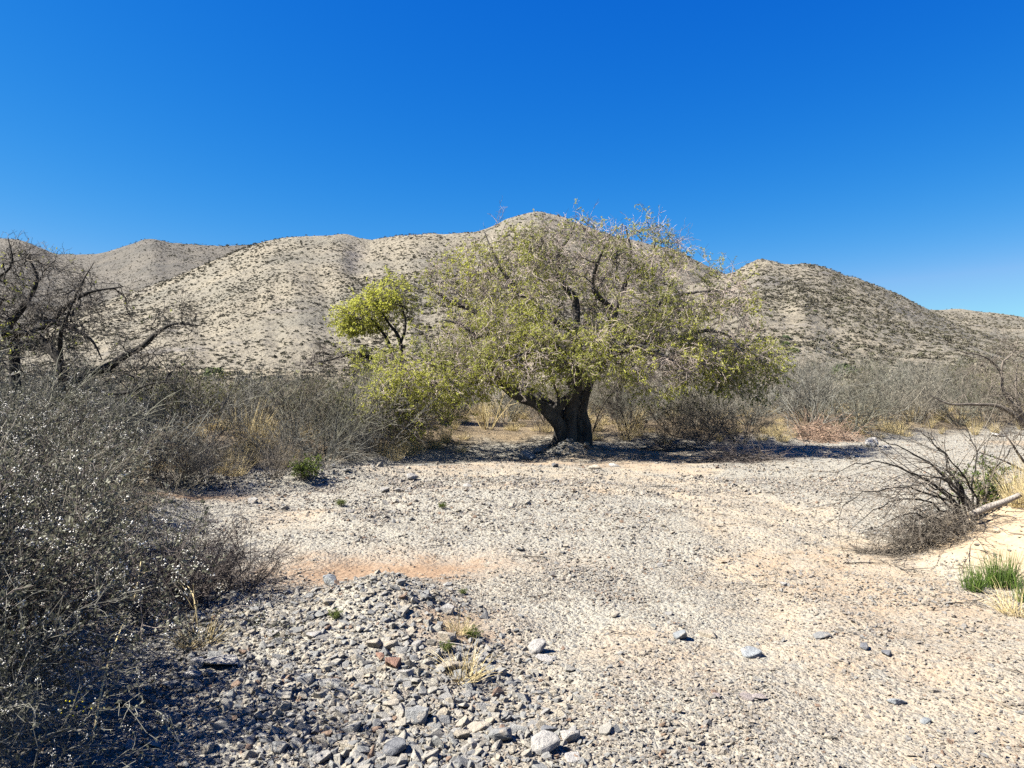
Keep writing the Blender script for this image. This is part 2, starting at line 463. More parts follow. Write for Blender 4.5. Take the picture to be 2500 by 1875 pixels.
HILLS = []
def make_hill(name, pts, yf, yc, seed, mat, gf, ga, wob=18, gully=(), rocks=(), ulim=(-1.1, 1.1), back=1.35):
    u, e = crest(pts)
    H = dict(u=u, e=e, yf=yf, yc=yc, seed=seed, gf=gf, ga=ga, wob=wob, gully=gully, ulim=ulim)
    U = np.linspace(ulim[0], ulim[1], int(330 * (ulim[1] - ulim[0]) / 2.2 + 60))
    S = np.concatenate([np.linspace(-0.12, 0.95, 66), np.linspace(0.96, back, 18)])
    UU, SS = np.meshgrid(U, S)
    yy = yf + SS * (yc - yf)
    zz, s = hill_height(UU, yy, H)
    xx = UU * yy
    rocky = np.zeros_like(zz)
    for (ru, rw, s0, s1, amt) in rocks:
        rocky = np.maximum(rocky, amt * np.exp(-((UU - ru) / rw) ** 2) * smooth(s0, s0 + 0.1, s) * smooth(s1, s1 - 0.1, s))
    rocky = np.clip(rocky * (0.7 + 1.2 * fbm(xx * 0.08, yy * 0.08, zz * 0.2, octs=3, seed=77)), 0, 1)
    ny, nx = UU.shape
    idx = np.arange(ny * nx).reshape(ny, nx)
    F = np.stack([idx[:-1, :-1], idx[:-1, 1:], idx[1:, 1:], idx[1:, :-1]], -1).reshape(-1, 4)
    o = obj(name, mesh_from(name, np.stack([xx, yy, zz], -1), [F], mat, dict(rocky=rocky), True))
    tag(o, kind='structure')
    HILLS.append(H)
    return o

make_hill('hill', [(-800, 905), (-300, 880), (60, 815), (200, 762), (316, 712), (380, 692), (485, 650), (590, 606), (654, 586), (717, 577), (836, 571), (870, 576), (904, 581), (960, 575),
                   (1017, 567), (1100, 566), (1164, 563), (1205, 550), (1243, 535), (1285, 520), (1316, 515), (1356, 524), (1420, 548), (1500, 575), (1580, 592), (1644, 606),
                   (1740, 657), (1800, 685), (1900, 740), (2100, 820), (2500, 880), (3200, 905)], 105, 400, 11, HILL_TAN, 15, 2.6,
          gully=[(-0.212, 0.02, 3.2, 0.5, 1.04), (-0.06, 0.03, 3, 0.3, 0.95)], rocks=[(-0.212, 0.012, 0.66, 1.02, 1.0), (-0.245, 0.008, 0.70, 0.86, 0.8), (-0.05, 0.03, 0.5, 0.9, 0.25)], ulim=(-0.95, 0.95))
make_hill('hill', [(-900, 760), (-400, 640), (-150, 588), (0, 578), (45, 582), (79, 593), (136, 616), (180, 618), (243, 616), (300, 600), (340, 586), (373, 582), (395, 585), (407, 590), (452, 594),
                   (540, 596), (621, 596), (760, 640), (1000, 720), (1400, 850), (1800, 900)], 200, 620, 23, HILL_GREY, 14, 4,
          rocks=[(-0.64, 0.05, 0.86, 0.99, 0.7), (-0.56, 0.10, 0.70, 0.8, 0.6), (-0.50, 0.06, 0.82, 0.9, 0.6), (-0.45, 0.03, 0.42, 0.6, 0.7)], ulim=(-1.15, 0.2))
make_hill('hill', [(900, 905), (1300, 850), (1500, 770), (1600, 722), (1700, 690), (1760, 668), (1793, 660), (1820, 648), (1847, 638), (1865, 636), (1922, 642), (1965, 644), (2012, 652), (2091, 678), (2150, 701),
                   (2204, 723), (2260, 754), (2330, 790), (2450, 830), (2700, 880), (3000, 905)], 80, 300, 41, HILL_TAN, 13, 1.7, wob=10,
          rocks=[(0.545, 0.02, 0.72, 0.98, 0.55)], ulim=(-0.25, 1.0))
make_hill('hill', [(1500, 900), (1900, 800), (2150, 758), (2260, 755), (2373, 757), (2440, 764), (2500, 774), (2700, 790), (3000, 840), (3400, 905)], 120, 430, 53, HILL_TAN, 13, 2.2, wob=14, ulim=(0.1, 1.2))

def land_height(x, y):
    z = terrain(x, y)
    u = x / y
    for H in HILLS:
        zz, s = hill_height(u, y, H)
        ok = (s > -0.1) & (s < 1.3) & (u > H['ulim'][0]) & (u < H['ulim'][1])
        z = np.where(ok, np.maximum(z, zz), z)
    return z
# ------------------------------------------------------------------ branch and leaf builders
def grow(o, d, L, K, wig, grav, rng):
    N = len(o); P = np.zeros((N, K, 3)); P[:, 0] = o
    step = (np.asarray(L) / (K - 1)).reshape(-1, 1) * np.ones((N, 1))
    d = unit(np.asarray(d, float).copy())
    for k in range(1, K):
        d = unit(d + wig * rng.normal(size=(N, 3)) + np.array([0, 0, 1.0]) * grav)
        P[:, k] = P[:, k - 1] + d * step
    return P

def tangents(P):
    return unit(np.gradient(P, axis=1))

def pick(P, R, i, t):
    K = P.shape[1]
    f = t * (K - 1); k = np.minimum(f.astype(int), K - 2); f = (f - k)[:, None]
    p = P[i, k] * (1 - f) + P[i, k + 1] * f
    d = unit(P[i, k + 1] - P[i, k])
    r = R[i, k] * (1 - f[:, 0]) + R[i, k + 1] * f[:, 0]
    return p, d, r

def swing(d, ang, rng):
    """turn directions by ang about a random axis"""
    s = unit(np.cross(d, rng.normal(size=d.shape)))
    return unit(d * np.cos(ang)[:, None] + s * np.sin(ang)[:, None])

def taper(r0, r1, K):
    t = np.linspace(0, 1, K)[None, :]
    return np.asarray(r0).reshape(-1, 1) * (1 - t) + np.asarray(r1).reshape(-1, 1) * t

def sprout(P, R, n, rng, t=(0.25, 1.0), ang=(0.5, 1.1), L=(0.2, 0.5), K=5, wig=0.2, grav=0.0, rs=0.6, rmin=0.002, rmax=1.0, tip=0.4, up=0.0):
    N = len(P)
    i = np.repeat(np.arange(N), n) if np.isscalar(n) else np.repeat(np.arange(N), n)
    tt = rng.uniform(t[0], t[1], len(i))
    p, d, r = pick(P, R, i, tt)
    d = swing(d, rng.uniform(ang[0], ang[1], len(i)), rng)
    d = unit(d + np.array([0, 0, 1.0]) * up)
    LL = rng.uniform(L[0], L[1], len(i)) * (1.15 - 0.45 * tt)
    P2 = grow(p, d, LL, K, wig, grav, rng)
    r0 = np.clip(r * rs, rmin, rmax)
    return P2, taper(r0, np.maximum(r0 * tip, rmin * 0.6), K)

def tubes(P, R, sides=3, seed=0):
    """tapered tubes along (N,K,3) lines -> verts, quads, one random number per line and vertex"""
    N, K, _ = P.shape
    T = tangents(P)
    ref = np.random.default_rng(seed).normal(size=(N, 1, 3)) if N > 1 else np.array([[[0.31, 0.2, 0.93]]])
    if N == 1: ref = np.array([[[0.9, 0.35, 0.1]]])
    A = unit(np.cross(T, np.broadcast_to(ref, T.shape))); B = np.cross(T, A)
    a = np.arange(sides) / sides * 2 * math.pi
    V = P[:, :, None] + R[:, :, None, None] * (A[:, :, None] * np.cos(a)[None, None, :, None] + B[:, :, None] * np.sin(a)[None, None, :, None])
    idx = np.arange(N * K * sides).reshape(N, K, sides)
    nx = np.roll(idx, -1, axis=2)
    F = np.stack([idx[:, :-1], nx[:, :-1], nx[:, 1:], idx[:, 1:]], -1).reshape(-1, 4)
    tint = np.broadcast_to(np.random.default_rng(seed + 1).uniform(0, 1, (N, 1, 1)), (N, K, sides))
    return V.reshape(-1, 3), F, tint.reshape(-1)

class Bag:
    """collects pieces of one mesh"""
    def __init__(s): s.V, s.F, s.T, s.n = [], [], [], 0
    def add(s, V, F, T=None):
        s.V.append(V); s.F.append(np.asarray(F) + s.n); s.T.append(np.zeros(len(V)) if T is None else T); s.n += len(V)
        return s
    def tubes(s, P, R, sides=3, seed=0):
        return s.add(*tubes(P, R, sides, seed))
    def mesh(s, name, mat, smooth_shade=False):
        quads = {}
        for f in s.F: quads.setdefault(f.shape[1], []).append(f)
        return mesh_from(name, np.concatenate(s.V), [np.concatenate(v) for v in quads.values()], mat, dict(tint=np.concatenate(s.T)), smooth_shade)

def leaves(p, d, size, width, rng, tint, droop=0.3, flat=1.2):
    """one slim lozenge per point"""
    n = len(p)
    d = unit(d + np.array([0, 0, -droop]))
    s = unit(np.cross(d, np.array([0, 0, 1.0]) * flat + rng.normal(size=(n, 3))))
    L = np.asarray(size).reshape(-1, 1) * np.ones((n, 1)); W = L * np.asarray(width).reshape(-1, 1)
    nrm = np.cross(d, s)
    V = np.stack([p, p + d * L * 0.5 + s * W + nrm * L * 0.06, p + d * L, p + d * L * 0.5 - s * W + nrm * L * 0.06], 1).reshape(-1, 3)
    F = np.arange(n * 4).reshape(n, 4)
    return V, F, np.repeat(tint, 4)

def polyline(pts, K):
    """smooth resampling of a hand-laid line: rows x,y,z,r"""
    pts = np.asarray(pts, float)
    d = np.concatenate([[0], np.cumsum(np.linalg.norm(np.diff(pts[:, :3], axis=0), axis=1))])
    t = np.linspace(0, d[-1], K)
    k = np.clip(np.searchsorted(d, t, 'right') - 1, 0, len(d) - 2)
    h = (d[k + 1] - d[k]); f = ((t - d[k]) / h)[:, None]
    m = np.gradient(pts, d, axis=0)
    h = h[:, None]
    return (2 * f**3 - 3 * f**2 + 1) * pts[k] + (f**3 - 2 * f**2 + f) * h * m[k] + (-2 * f**3 + 3 * f**2) * pts[k + 1] + (f**3 - f**2) * h * m[k + 1]

def in_lobes(lobes, n, rng, shell=0.6):
    """random points in ellipsoids given as (cx,cy,cz,rx,ry,rz,leaf,weight)"""
    L = np.array(lobes, float)
    w = L[:, 7] * np.cbrt(L[:, 3] * L[:, 4] * L[:, 5]) ** 2
    i = rng.choice(len(L), n, p=w / w.sum())
    v = unit(rng.normal(size=(n, 3))) * (rng.uniform(shell ** 3, 1, n) ** (1 / 3))[:, None]
    return L[i, :3] + v * L[i, 3:6], i

def lobe_leaf(lobes, p):
    """leafiness at points: leafiest of the lobes they lie in"""
    L = np.array(lobes, float)
    q = ((p[:, None] - L[None, :, :3]) / (L[None, :, 3:6] * 1.12)) ** 2
    inside = q.sum(-1) < 1
    w = np.where(inside, L[None, :, 6], -1)
    best = w.max(1)
    return np.where(best < 0, L[np.argmin(q.sum(-1), 1), 6], best)

def crown_branches(limbs, targets, rng, spacing=0.22, wig=0.05, K=7, tip_r=0.006, power=0.40, pen=0.35):
    """joins every target point to the nearest wood built so far; returns lines and radii"""
    nodes, path = [], []
    for l in limbs:
        d = np.concatenate([[0], np.cumsum(np.linalg.norm(np.diff(l[:, :3], axis=0), axis=1))])
        keep = np.arange(len(l)) >= len(l) * 0.3
        nodes.append(l[keep, :3]); path.append(d[keep])
    nodes = np.concatenate(nodes); path = np.concatenate(path)
    owner = np.full(len(nodes), -1)
    d0 = np.min(np.linalg.norm(targets[:, None] - nodes[None], axis=2), axis=1)
    order = np.argsort(d0)
    lines, parent = [], []
    cap = len(nodes) + len(targets) * K
    NN = np.zeros((cap, 3)); PP = np.zeros(cap); OO = np.zeros(cap, int); n = len(nodes)
    NN[:n] = nodes; PP[:n] = path; OO[:n] = owner
    for ti in order:
        a = targets[ti]
        dist = np.linalg.norm(NN[:n] - a, axis=1)
        j = int(np.argmin(dist + pen * PP[:n] * 0.3))
        s = NN[j]
        t = np.linspace(0, 1, K)[:, None]
        L = dist[j]
        side = rng.normal(size=3) * 0.16 * L
        line = s * (1 - t) + a * t + side * np.sin(t * math.pi) + np.array([0, 0, 0.10 * L]) * np.sin(t * math.pi)
        line[1:] += rng.normal(size=(K - 1, 3)) * wig * min(L, 0.8)
        b = len(lines); lines.append(line); parent.append(OO[j])
        NN[n:n + K - 1] = line[1:]; PP[n:n + K - 1] = PP[j] + L * t[1:, 0]; OO[n:n + K - 1] = b; n += K - 1
    load = np.ones(len(lines))
    for b in range(len(lines) - 1, -1, -1):
        if parent[b] >= 0: load[parent[b]] += load[b]
    P = np.array(lines)
    r0 = tip_r * load ** power
    return P, taper(r0, np.full(len(r0), tip_r * 0.8), K)

def trunk_mesh(name, stems, mat, sides=14, K=34, seed=5, rough=0.10):
    B = Bag()
    for q, st in enumerate(stems):
        l = polyline(st, K)
        wv = np.random.default_rng(seed * 7 + q).normal(size=(K, 3)); wv = (wv + np.roll(wv, 1, 0) + np.roll(wv, -1, 0)) / 3
        l[1:, :3] += (wv * np.minimum(l[:, 3:4], .15) * rough * 1.6)[1:]
        V, F, T = tubes(l[None, :, :3], np.maximum(l[None, :, 3], 0.006), sides, seed + q)
        c = np.repeat(l[:, :3], sides, axis=0); r = np.repeat(l[:, 3], sides)
        dirv = V - c
        f = 1 + rough * (1.6 * vnoise(V[:, 0] * 5, V[:, 1] * 5, V[:, 2] * 1.6, seed=seed + q) + vnoise(V[:, 0] * 13, V[:, 1] * 13, V[:, 2] * 5, seed=seed + 9))
        V = c + dirv * f[:, None]
        B.add(V, F, T)
        cap = np.arange(sides)[None, :] + (K - 1) * sides
        B.F[-1] = B.F[-1]
    return B.mesh(name, mat, True)

def leaf_colour(p, base, rng, seed):
    return np.clip(base + 0.5 * fbm(p[:, 0] * 0.9, p[:, 1] * 0.9, p[:, 2] * 0.9, octs=2, seed=seed) + 0.16 * rng.normal(size=len(p)), 0, 1)

def build_tree(name, loc, label, cat, stems, limbs, lobes, n_branch, n_twig, n_spray, n_leaf, rng, bark, twigmat, leafmat=LEAF, leaf_size=(0.035, 0.075),
               shell=0.55, limb_names=True, twig_len=(0.3, 0.75), twig_r=0.0045, stem_sides=14, group=None, rough=0.10, tint0=0.45, twig_grav=-0.03, tip_r=0.006):
    root = empty(name, loc); tag(root, label, cat, group)
    loc = np.array(loc)
    tr = obj('trunk', trunk_mesh('trunk', stems, bark, stem_sides, rough=rough), root)
    for k, l in enumerate(limbs):
        obj('limb', trunk_mesh('limb', [l], bark, 9, 22, 40 + k, 0.07), tr)
    lines = [polyline(l, 26) for l in list(stems) + list(limbs)]
    T, _ = in_lobes(lobes, n_branch, rng, shell)
    T[:, 2] = np.maximum(T[:, 2], 0.45)
    BP, BR = crown_branches(lines, T, rng, tip_r=tip_r)
    B = Bag(); B.tubes(BP, BR, 5, 3)
    P1, R1 = sprout(BP, BR, n_twig, rng, (0.3, 1.0), (0.3, 1.0), twig_len, 6, 0.30, twig_grav, 0.7, twig_r, 0.011, 0.5)
    P2, R2 = sprout(P1, R1, n_spray, rng, (0.2, 1.0), (0.5, 1.2), (0.12, 0.32), 4, 0.3, twig_grav, 0.75, twig_r * 0.72, 0.006, 0.5)
    W = Bag(); W.tubes(P1, R1, 3, 11); W.tubes(P2, R2, 3, 12)
    # leaves hang from the outer twigs
    i = np.repeat(np.arange(len(P2)), n_leaf)
    t = rng.uniform(0.15, 1.0, len(i))
    p, d, _ = pick(P2, R2, i, t)
    lf = lobe_leaf(lobes, p)
    patch = fbm(p[:, 0] * 1.1, p[:, 1] * 1.1, p[:, 2] * 1.1, octs=2, seed=61)
    spray = rng.uniform(0, 1, len(P1))[i // n_spray] * .7 + rng.uniform(0, 1, len(P2))[i] * .3
    keep = spray < np.clip(.12 + .8 * lf + 1.0 * patch * (0.25 + lf), 0, 1) * (lf > 0.0)
    p, d, lf = p[keep], d[keep], lf[keep]
    d = swing(d, rng.uniform(0.5, 1.4, len(d)), rng)
    tint = leaf_colour(p, tint0 + 0.25 * (lf - 0.5), rng, 71)
    if len(p):
        crown = obj('crown', Bag().add(*leaves(p, d, rng.uniform(*leaf_size, len(p)), rng.uniform(0.16, 0.26, len(p)), rng, tint, 0.5)).mesh('crown', leafmat), root)
    else:
        crown = empty('crown', (0, 0, 0)); crown.parent = root
    tag(obj('branches', B.mesh('branches', bark, True), crown), kind='stuff')
    tag(obj('twigs', W.mesh('twigs', twigmat), crown), kind='stuff')
    return root

# ------------------------------------------------------------------ the big mesquite
TY = 17.5
tx0, _, tz0 = pix(1383, 1094)
tz0 = float(terrain(1.28, TY))
def tl(cx, cy, dy, r):
    """crown picture coordinates (crop of the photograph) at depth TY + dy -> local metres"""
    u, v = 780 + 0.5334 * cx, 460 + 0.5334 * cy
    Yd = TY + dy
    return [(u - 1250) / FPX * Yd - 1.28, dy, EYE - (v - 937.5) / FPX * Yd - tz0, r]

rng = np.random.default_rng(4)
stems = [
    [tl(1090, 1220, -.02, .24), tl(1092, 1180, 0, .19), tl(1098, 1110, -.05, .155), tl(1082, 1062, -.1, .15), tl(1040, 1022, -.2, .145), tl(985, 990, -.3, .135), tl(920, 958, -.4, .125),
     tl(860, 914, -.5, .11), tl(800, 880, -.7, .095), tl(700, 850, -1.0, .07), tl(560, 830, -1.25, .045), tl(420, 850, -1.3, .025)],
    [tl(1145, 1220, .12, .24), tl(1142, 1165, .1, .185), tl(1148, 1080, .08, .15), tl(1152, 1010, .05, .135), tl(1170, 950, .05, .125), tl(1200, 880, .1, .12), tl(1190, 780, .15, .115), tl(1180, 640, .2, .10),
     tl(1165, 500, .3, .085), tl(1105, 420, .2, .07), tl(1095, 300, .1, .05), tl(1150, 210, 0, .03), tl(1175, 140, 0, .012)],
    [tl(1222, 1220, .5, .22), tl(1218, 1150, .5, .16), tl(1220, 1090, .45, .125), tl(1204, 1030, .45, .115), tl(1206, 980, .45, .115), tl(1226, 920, .5, .11), tl(1262, 820, .5, .105), tl(1335, 690, .5, .095), tl(1350, 560, .5, .075),
     tl(1400, 450, .6, .055), tl(1425, 300, .6, .04), tl(1400, 170, .5, .014)],
    [tl(1100, 1165, -.05, .05), tl(1070, 1172, -.22, .045), tl(1040, 1192, -.4, .035), tl(1015, 1215, -.6, .02)],
    [tl(1110, 1130, -.1, .07), tl(1118, 1175, -.24, .065), tl(1128, 1215, -.36, .06)],
    [tl(1180, 1225, .35, .16), tl(1180, 1150, .38, .12), tl(1182, 1080, .35, .09), tl(1175, 1000, .25, .07), tl(1170, 940, .15, .05)],
]
limbs = [
    [tl(1085, 1020, -.05, .13), tl(1105, 985, -.12, .12), tl(1145, 955, -.2, .115), tl(1190, 908, -.3, .105), tl(1235, 850, -.5, .095), tl(1330, 770, -.9, .08), tl(1480, 725, -1.2, .06), tl(1600, 780, -1.4, .04), tl(1700, 850, -1.6, .015)],
    [tl(1120, 1050, .2, .15), tl(1060, 1000, .35, .14), tl(1010, 960, .45, .13), tl(950, 925, .5, .12), tl(830, 860, .8, .10), tl(770, 720, 1.0, .085), tl(720, 570, 1.0, .07), tl(600, 520, .9, .05), tl(500, 450, .8, .02)],
    [tl(865, 912, -.5, .08), tl(790, 820, -.6, .07), tl(735, 700, -.5, .055), tl(640, 620, -.6, .035), tl(560, 600, -.6, .012)],
    [tl(1255, 820, .5, .10), tl(1390, 730, .55, .09), tl(1500, 705, .65, .075), tl(1640, 690, .8, .06), tl(1780, 650, .9, .045), tl(1900, 690, 1.0, .03), tl(2000, 790, 1.0, .012)],
    [tl(1335, 690, .5, .08), tl(1480, 580, .3, .065), tl(1640, 490, .4, .045), tl(1780, 470, .3, .02), tl(1880, 470, .3, .008)],
    [tl(1165, 940, .1, .11), tl(1140, 820, .8, .10), tl(1190, 660, 1.7, .075), tl(1260, 500, 2.2, .04), tl(1300, 380, 2.4, .015)],
    [tl(1190, 880, 0, .09), tl(1140, 800, -.7, .08), tl(1050, 740, -1.4, .06), tl(950, 750, -1.9, .04), tl(860, 790, -2.2, .012)],
    [tl(1180, 660, .2, .09), tl(1000, 560, -.1, .075), tl(880, 440, -.25, .05), tl(800, 310, -.2, .03), tl(755, 200, -.1, .01)],
    [tl(1095, 985, -.15, .05), tl(1095, 950, -.2, .045), tl(1080, 910, -.3, .04), tl(1060, 850, -.5, .03), tl(1010, 800, -.8, .012)],
    [tl(1350, 560, .5, .06), tl(1250, 440, -.4, .05), tl(1280, 320, -.8, .035), tl(1330, 220, -.9, .012)],
]
def lobe(cx, cy, dy, wx, wy, hz, leaf, w=1.0):
    x, y, z, _ = tl(cx, cy, dy, 0)
    k = 0.5334 * TY / FPX
    return (x, y, z, wx * k, wy, hz * k, leaf, w)
lobes = [
    lobe(1180, 520, .2, 560, 2.6, 340, .28, .85), lobe(1560, 540, .2, 420, 2.3, 270, .22, .8),
    lobe(1190, 290, .1, 300, 1.6, 160, .10, .9), lobe(1450, 300, .2, 230, 1.4, 150, .14, .8), lobe(880, 350, 0, 220, 1.4, 190, .20, .9),
    lobe(1740, 660, 0, 300, 2.2, 230, .42, .8), lobe(1820, 790, -.4, 290, 1.7, 130, .78, 1.0), lobe(1950, 830, 0, 150, 1.4, 120, .8, 1.1),
    lobe(1580, 830, -1.5, 170, .8, 105, 1.0, 1.2), lobe(1430, 850, -.9, 90, .8, 80, .55, .8),
    lobe(1000, 800, -1.6, 290, 1.2, 120, .85, 1.2), lobe(1200, 760, -1.7, 230, 1.0, 110, .5, 1.0), lobe(880, 660, -.8, 230, 1.5, 130, .55, 1.0),
    lobe(620, 680, -.6, 170, 1.3, 110, .92, 1.3), lobe(720, 780, -1.0, 180, 1.2, 90, .85, 1.1), lobe(480, 860, -1.1, 230, 1.5, 120, 1.0, 1.3), lobe(290, 960, -1.0, 160, 1.3, 90, .8, 1.2),
    lobe(450, 1000, -1.2, 220, 1.2, 85, .55, 1.1), lobe(650, 900, -1.2, 160, 1.1, 80, .9, 1.0), lobe(620, 440, .3, 140, 1.1, 130, .42, 1.0), lobe(1150, 640, 1.6, 600, 1.6, 220, .25, .8),
]
build_tree('mesquite_tree', (1.28, TY, tz0), 'big spreading mesquite tree with thick split trunk and yellow-green crown', 'tree',
           stems, limbs, lobes, 1450, 5, 4, 18, rng, BARK, TWIG_TREE, leaf_size=(0.022, 0.052), tint0=0.5, rough=.17, stem_sides=20)
# ------------------------------------------------------------------ the other trees
# bare mesquite on the left edge
LY = 12.6
lx, lz = -7.6, float(terrain(-7.6, LY))
def lt(u, v, dy, r):
    q = at(u, v, LY + dy)
    return [q[0] - lx, dy, q[2] - lz, r * .68]
rng = np.random.default_rng(9)
stems = [
    [lt(150, 1090, 0, .17), lt(158, 1010, 0, .13), lt(160, 950, 0, .115), lt(215, 915, -.1, .10), lt(262, 897, -.2, .09), lt(300, 872, -.2, .08), lt(345, 848, -.25, .065), lt(385, 812, -.3, .05), lt(415, 793, -.3, .035), lt(490, 795, -.3, .010)],
    [lt(135, 1090, .1, .16), lt(150, 960, .1, .12), lt(148, 890, .1, .10), lt(120, 850, .15, .09), lt(82, 815, .2, .08), lt(30, 812, .3, .07), lt(-60, 760, .4, .05), lt(-140, 690, .5, .02)],
    [lt(60, 1090, .5, .18), lt(40, 980, .5, .15), lt(32, 860, .5, .13), lt(20, 800, .5, .11), lt(60, 745, .5, .08), lt(90, 690, .5, .05), lt(60, 610, .5, .02)],
]
limbs = [
    [lt(40, 820, .45, .085), lt(75, 805, .3, .08), lt(115, 795, .2, .07), lt(165, 745, .1, .055), lt(215, 715, 0, .04), lt(300, 700, 0, .012)],
    [lt(30, 700, .3, .07), lt(68, 742, .2, .075), lt(97, 772, .1, .07), lt(139, 789, 0, .06), lt(186, 806, -.1, .05), lt(228, 836, -.2, .03), lt(250, 880, -.2, .012)],
    [lt(148, 890, .1, .06), lt(150, 810, -.3, .05), lt(165, 770, -.4, .035), lt(200, 690, -.4, .02), lt(230, 640, -.4, .008)],
    [lt(160, 940, 0, .07), lt(220, 950, -.4, .055), lt(300, 960, -.6, .04), lt(380, 935, -.8, .02), lt(450, 930, -.8, .008)],
    [lt(-60, 760, .4, .05), lt(-20, 690, 0, .04), lt(30, 640, -.2, .025), lt(20, 580, -.3, .008)],
]
def llobe(u, v, dy, wx, wy, hz, leaf, w=1.0):
    q = lt(u, v, dy, 0); k = LY / FPX
    return (q[0], q[1], q[2], wx * k, wy, hz * k, leaf, w)
lobes = [llobe(60, 740, .2, 190, 1.3, 130, .015, 1.2), llobe(220, 760, -.1, 130, .9, 85, .02, 1.0), llobe(420, 810, -.3, 80, .5, 80, .01, .7), llobe(330, 900, -.3, 140, .8, 60, .02, 1.0),
         llobe(20, 660, .2, 110, .9, 70, .0, .6), llobe(-200, 760, .4, 260, 1.5, 150, .02, 1.0), llobe(100, 880, -.2, 110, .8, 60, .05, .8)]
build_tree('mesquite_tree', (lx, LY, lz), 'bare dark mesquite tree with crooked low limbs rising behind the thicket', 'tree', stems, limbs, lobes, 520, 4, 3, 2, rng, BARK_DARK, TWIG_BROWN,
           twig_len=(0.22, 0.55), twig_r=0.0036)

# slim mesquite with one leafy clump, left of the big crown
SY = 20.5
sx, sz = float(at(985, 1000, SY)[0]), float(terrain(at(985, 1000, SY)[0], SY))
def st(u, v, dy, r):
    q = at(u, v, SY + dy)
    return [q[0] - sx, dy, q[2] - sz, r]
rng = np.random.default_rng(19)
stems = [
    [st(985, 1090, 0, .10), st(980, 1000, 0, .08), st(981, 900, 0, .065), st(978, 840, 0, .06), st(968, 812, 0, .05), st(950, 790, -.1, .035), st(925, 750, -.2, .02)],
    [st(970, 1090, .1, .09), st(965, 940, .1, .07), st(962, 880, .1, .06), st(940, 820, .1, .045), st(915, 790, 0, .03), st(890, 760, 0, .012)],
    [st(975, 1090, -.1, .09), st(960, 960, -.1, .07), st(925, 885, -.2, .06), st(870, 865, -.3, .045), st(800, 880, -.5, .025), st(760, 885, -.5, .008)],
]
limbs = [[st(978, 840, 0, .035), st(990, 800, 0, .03), st(985, 760, .1, .02), st(960, 710, .1, .008)]]
def slobe(u, v, dy, wx, wy, hz, leaf, w=1.0):
    q = st(u, v, dy, 0); k = SY / FPX
    return (q[0], q[1], q[2], wx * k, wy, hz * k, leaf, w)
lobes = [slobe(900, 775, 0, 60, .8, 26, .8, 1.5), slobe(960, 705, 0, 50, .7, 30, .7, 1.2), slobe(925, 740, -.1, 55, .6, 22, .8, 1.0), slobe(858, 790, -.1, 36, .5, 20, .8, 1.0), slobe(985, 760, .2, 36, .6, 24, .5, .8), slobe(820, 880, -.3, 90, .7, 30, .03, .8), slobe(900, 870, -.1, 70, .6, 35, .1, .8)]
build_tree('mesquite_tree', (sx, SY, sz), 'slim mesquite with a tuft of bright leaves standing left of the big tree', 'tree', stems, limbs, lobes, 170, 4, 5, 8, rng, BARK_DARK, TWIG_DARK, stem_sides=9, tint0=0.75)

# bare thorny tree leaning in from the right edge
RY = 9.2
rx, rz = 6.9, float(terrain(6.9, RY))
def rt(cx, cy, dy, r):
    q = at(2000 + 0.2713 * cx, 800 + 0.2713 * cy, RY + dy)
    return [q[0] - rx, dy, q[2] - rz, r * .75]
rng = np.random.default_rng(29)
stems = [
    [[0, 0, -.1, .10], [-.02, 0, .15, .085], rt(2050, 1120, 0, .07), rt(1900, 930, -.05, .055), rt(1840, 870, -.05, .05), rt(1740, 765, -.1, .042), rt(1620, 710, -.1, .032), rt(1370, 690, -.15, .024), rt(1150, 680, -.2, .016), rt(1000, 610, -.25, .006)],
    [[.1, .1, -.1, .10], [.1, .1, .3, .08], rt(2000, 950, .1, .06), rt(1850, 800, .1, .045), rt(1710, 660, .1, .038), rt(1645, 540, .1, .032), rt(1640, 420, .1, .026), rt(1580, 330, .1, .02), rt(1480, 260, .05, .014), rt(1270, 215, 0, .005)],
]
limbs = [
    [rt(1640, 420, .1, .018), rt(1655, 310, .1, .015), rt(1735, 240, .1, .011), rt(1790, 100, .1, .004)],
    [rt(1820, 780, .1, .03), rt(1780, 640, .2, .022), rt(1770, 480, .2, .016), rt(1785, 330, .2, .006)],
    [rt(1960, 1300, -.2, .03), rt(1840, 1200, -.3, .022), rt(1710, 1010, -.4, .014), rt(1620, 880, -.4, .005)],
    [rt(1960, 1340, -.2, .03), rt(1840, 1290, -.3, .022), rt(1690, 1210, -.4, .014), rt(1440, 1120, -.5, .005)],
    [rt(1900, 900, .1, .04), rt(1990, 620, .3, .03), rt(2100, 400, .3, .012)],
]
def rlobe(cx, cy, dy, wx, wy, hz, leaf, w=1.0):
    q = rt(cx, cy, dy, 0); k = 0.2713 * RY / FPX
    return (q[0], q[1], q[2], wx * k, wy, hz * k, leaf, w)
lobes = [rlobe(1680, 400, .1, 320, .5, 260, .0, 1.0), rlobe(1500, 620, 0, 350, .4, 130, 0, 1.0), rlobe(1780, 900, -.1, 200, .4, 300, 0, .7), rlobe(2100, 600, .2, 350, .6, 400, 0, 1)]
build_tree('thorn_tree', (rx, RY, rz), 'bare thorny tree reaching into view from the right edge above the sand bank', 'tree', stems, limbs, lobes, 130, 3, 3, 1, rng, PALE_BARK, TWIG_BROWN, tip_r=.0035,
           twig_len=(0.12, 0.36), twig_r=0.0025, stem_sides=9)

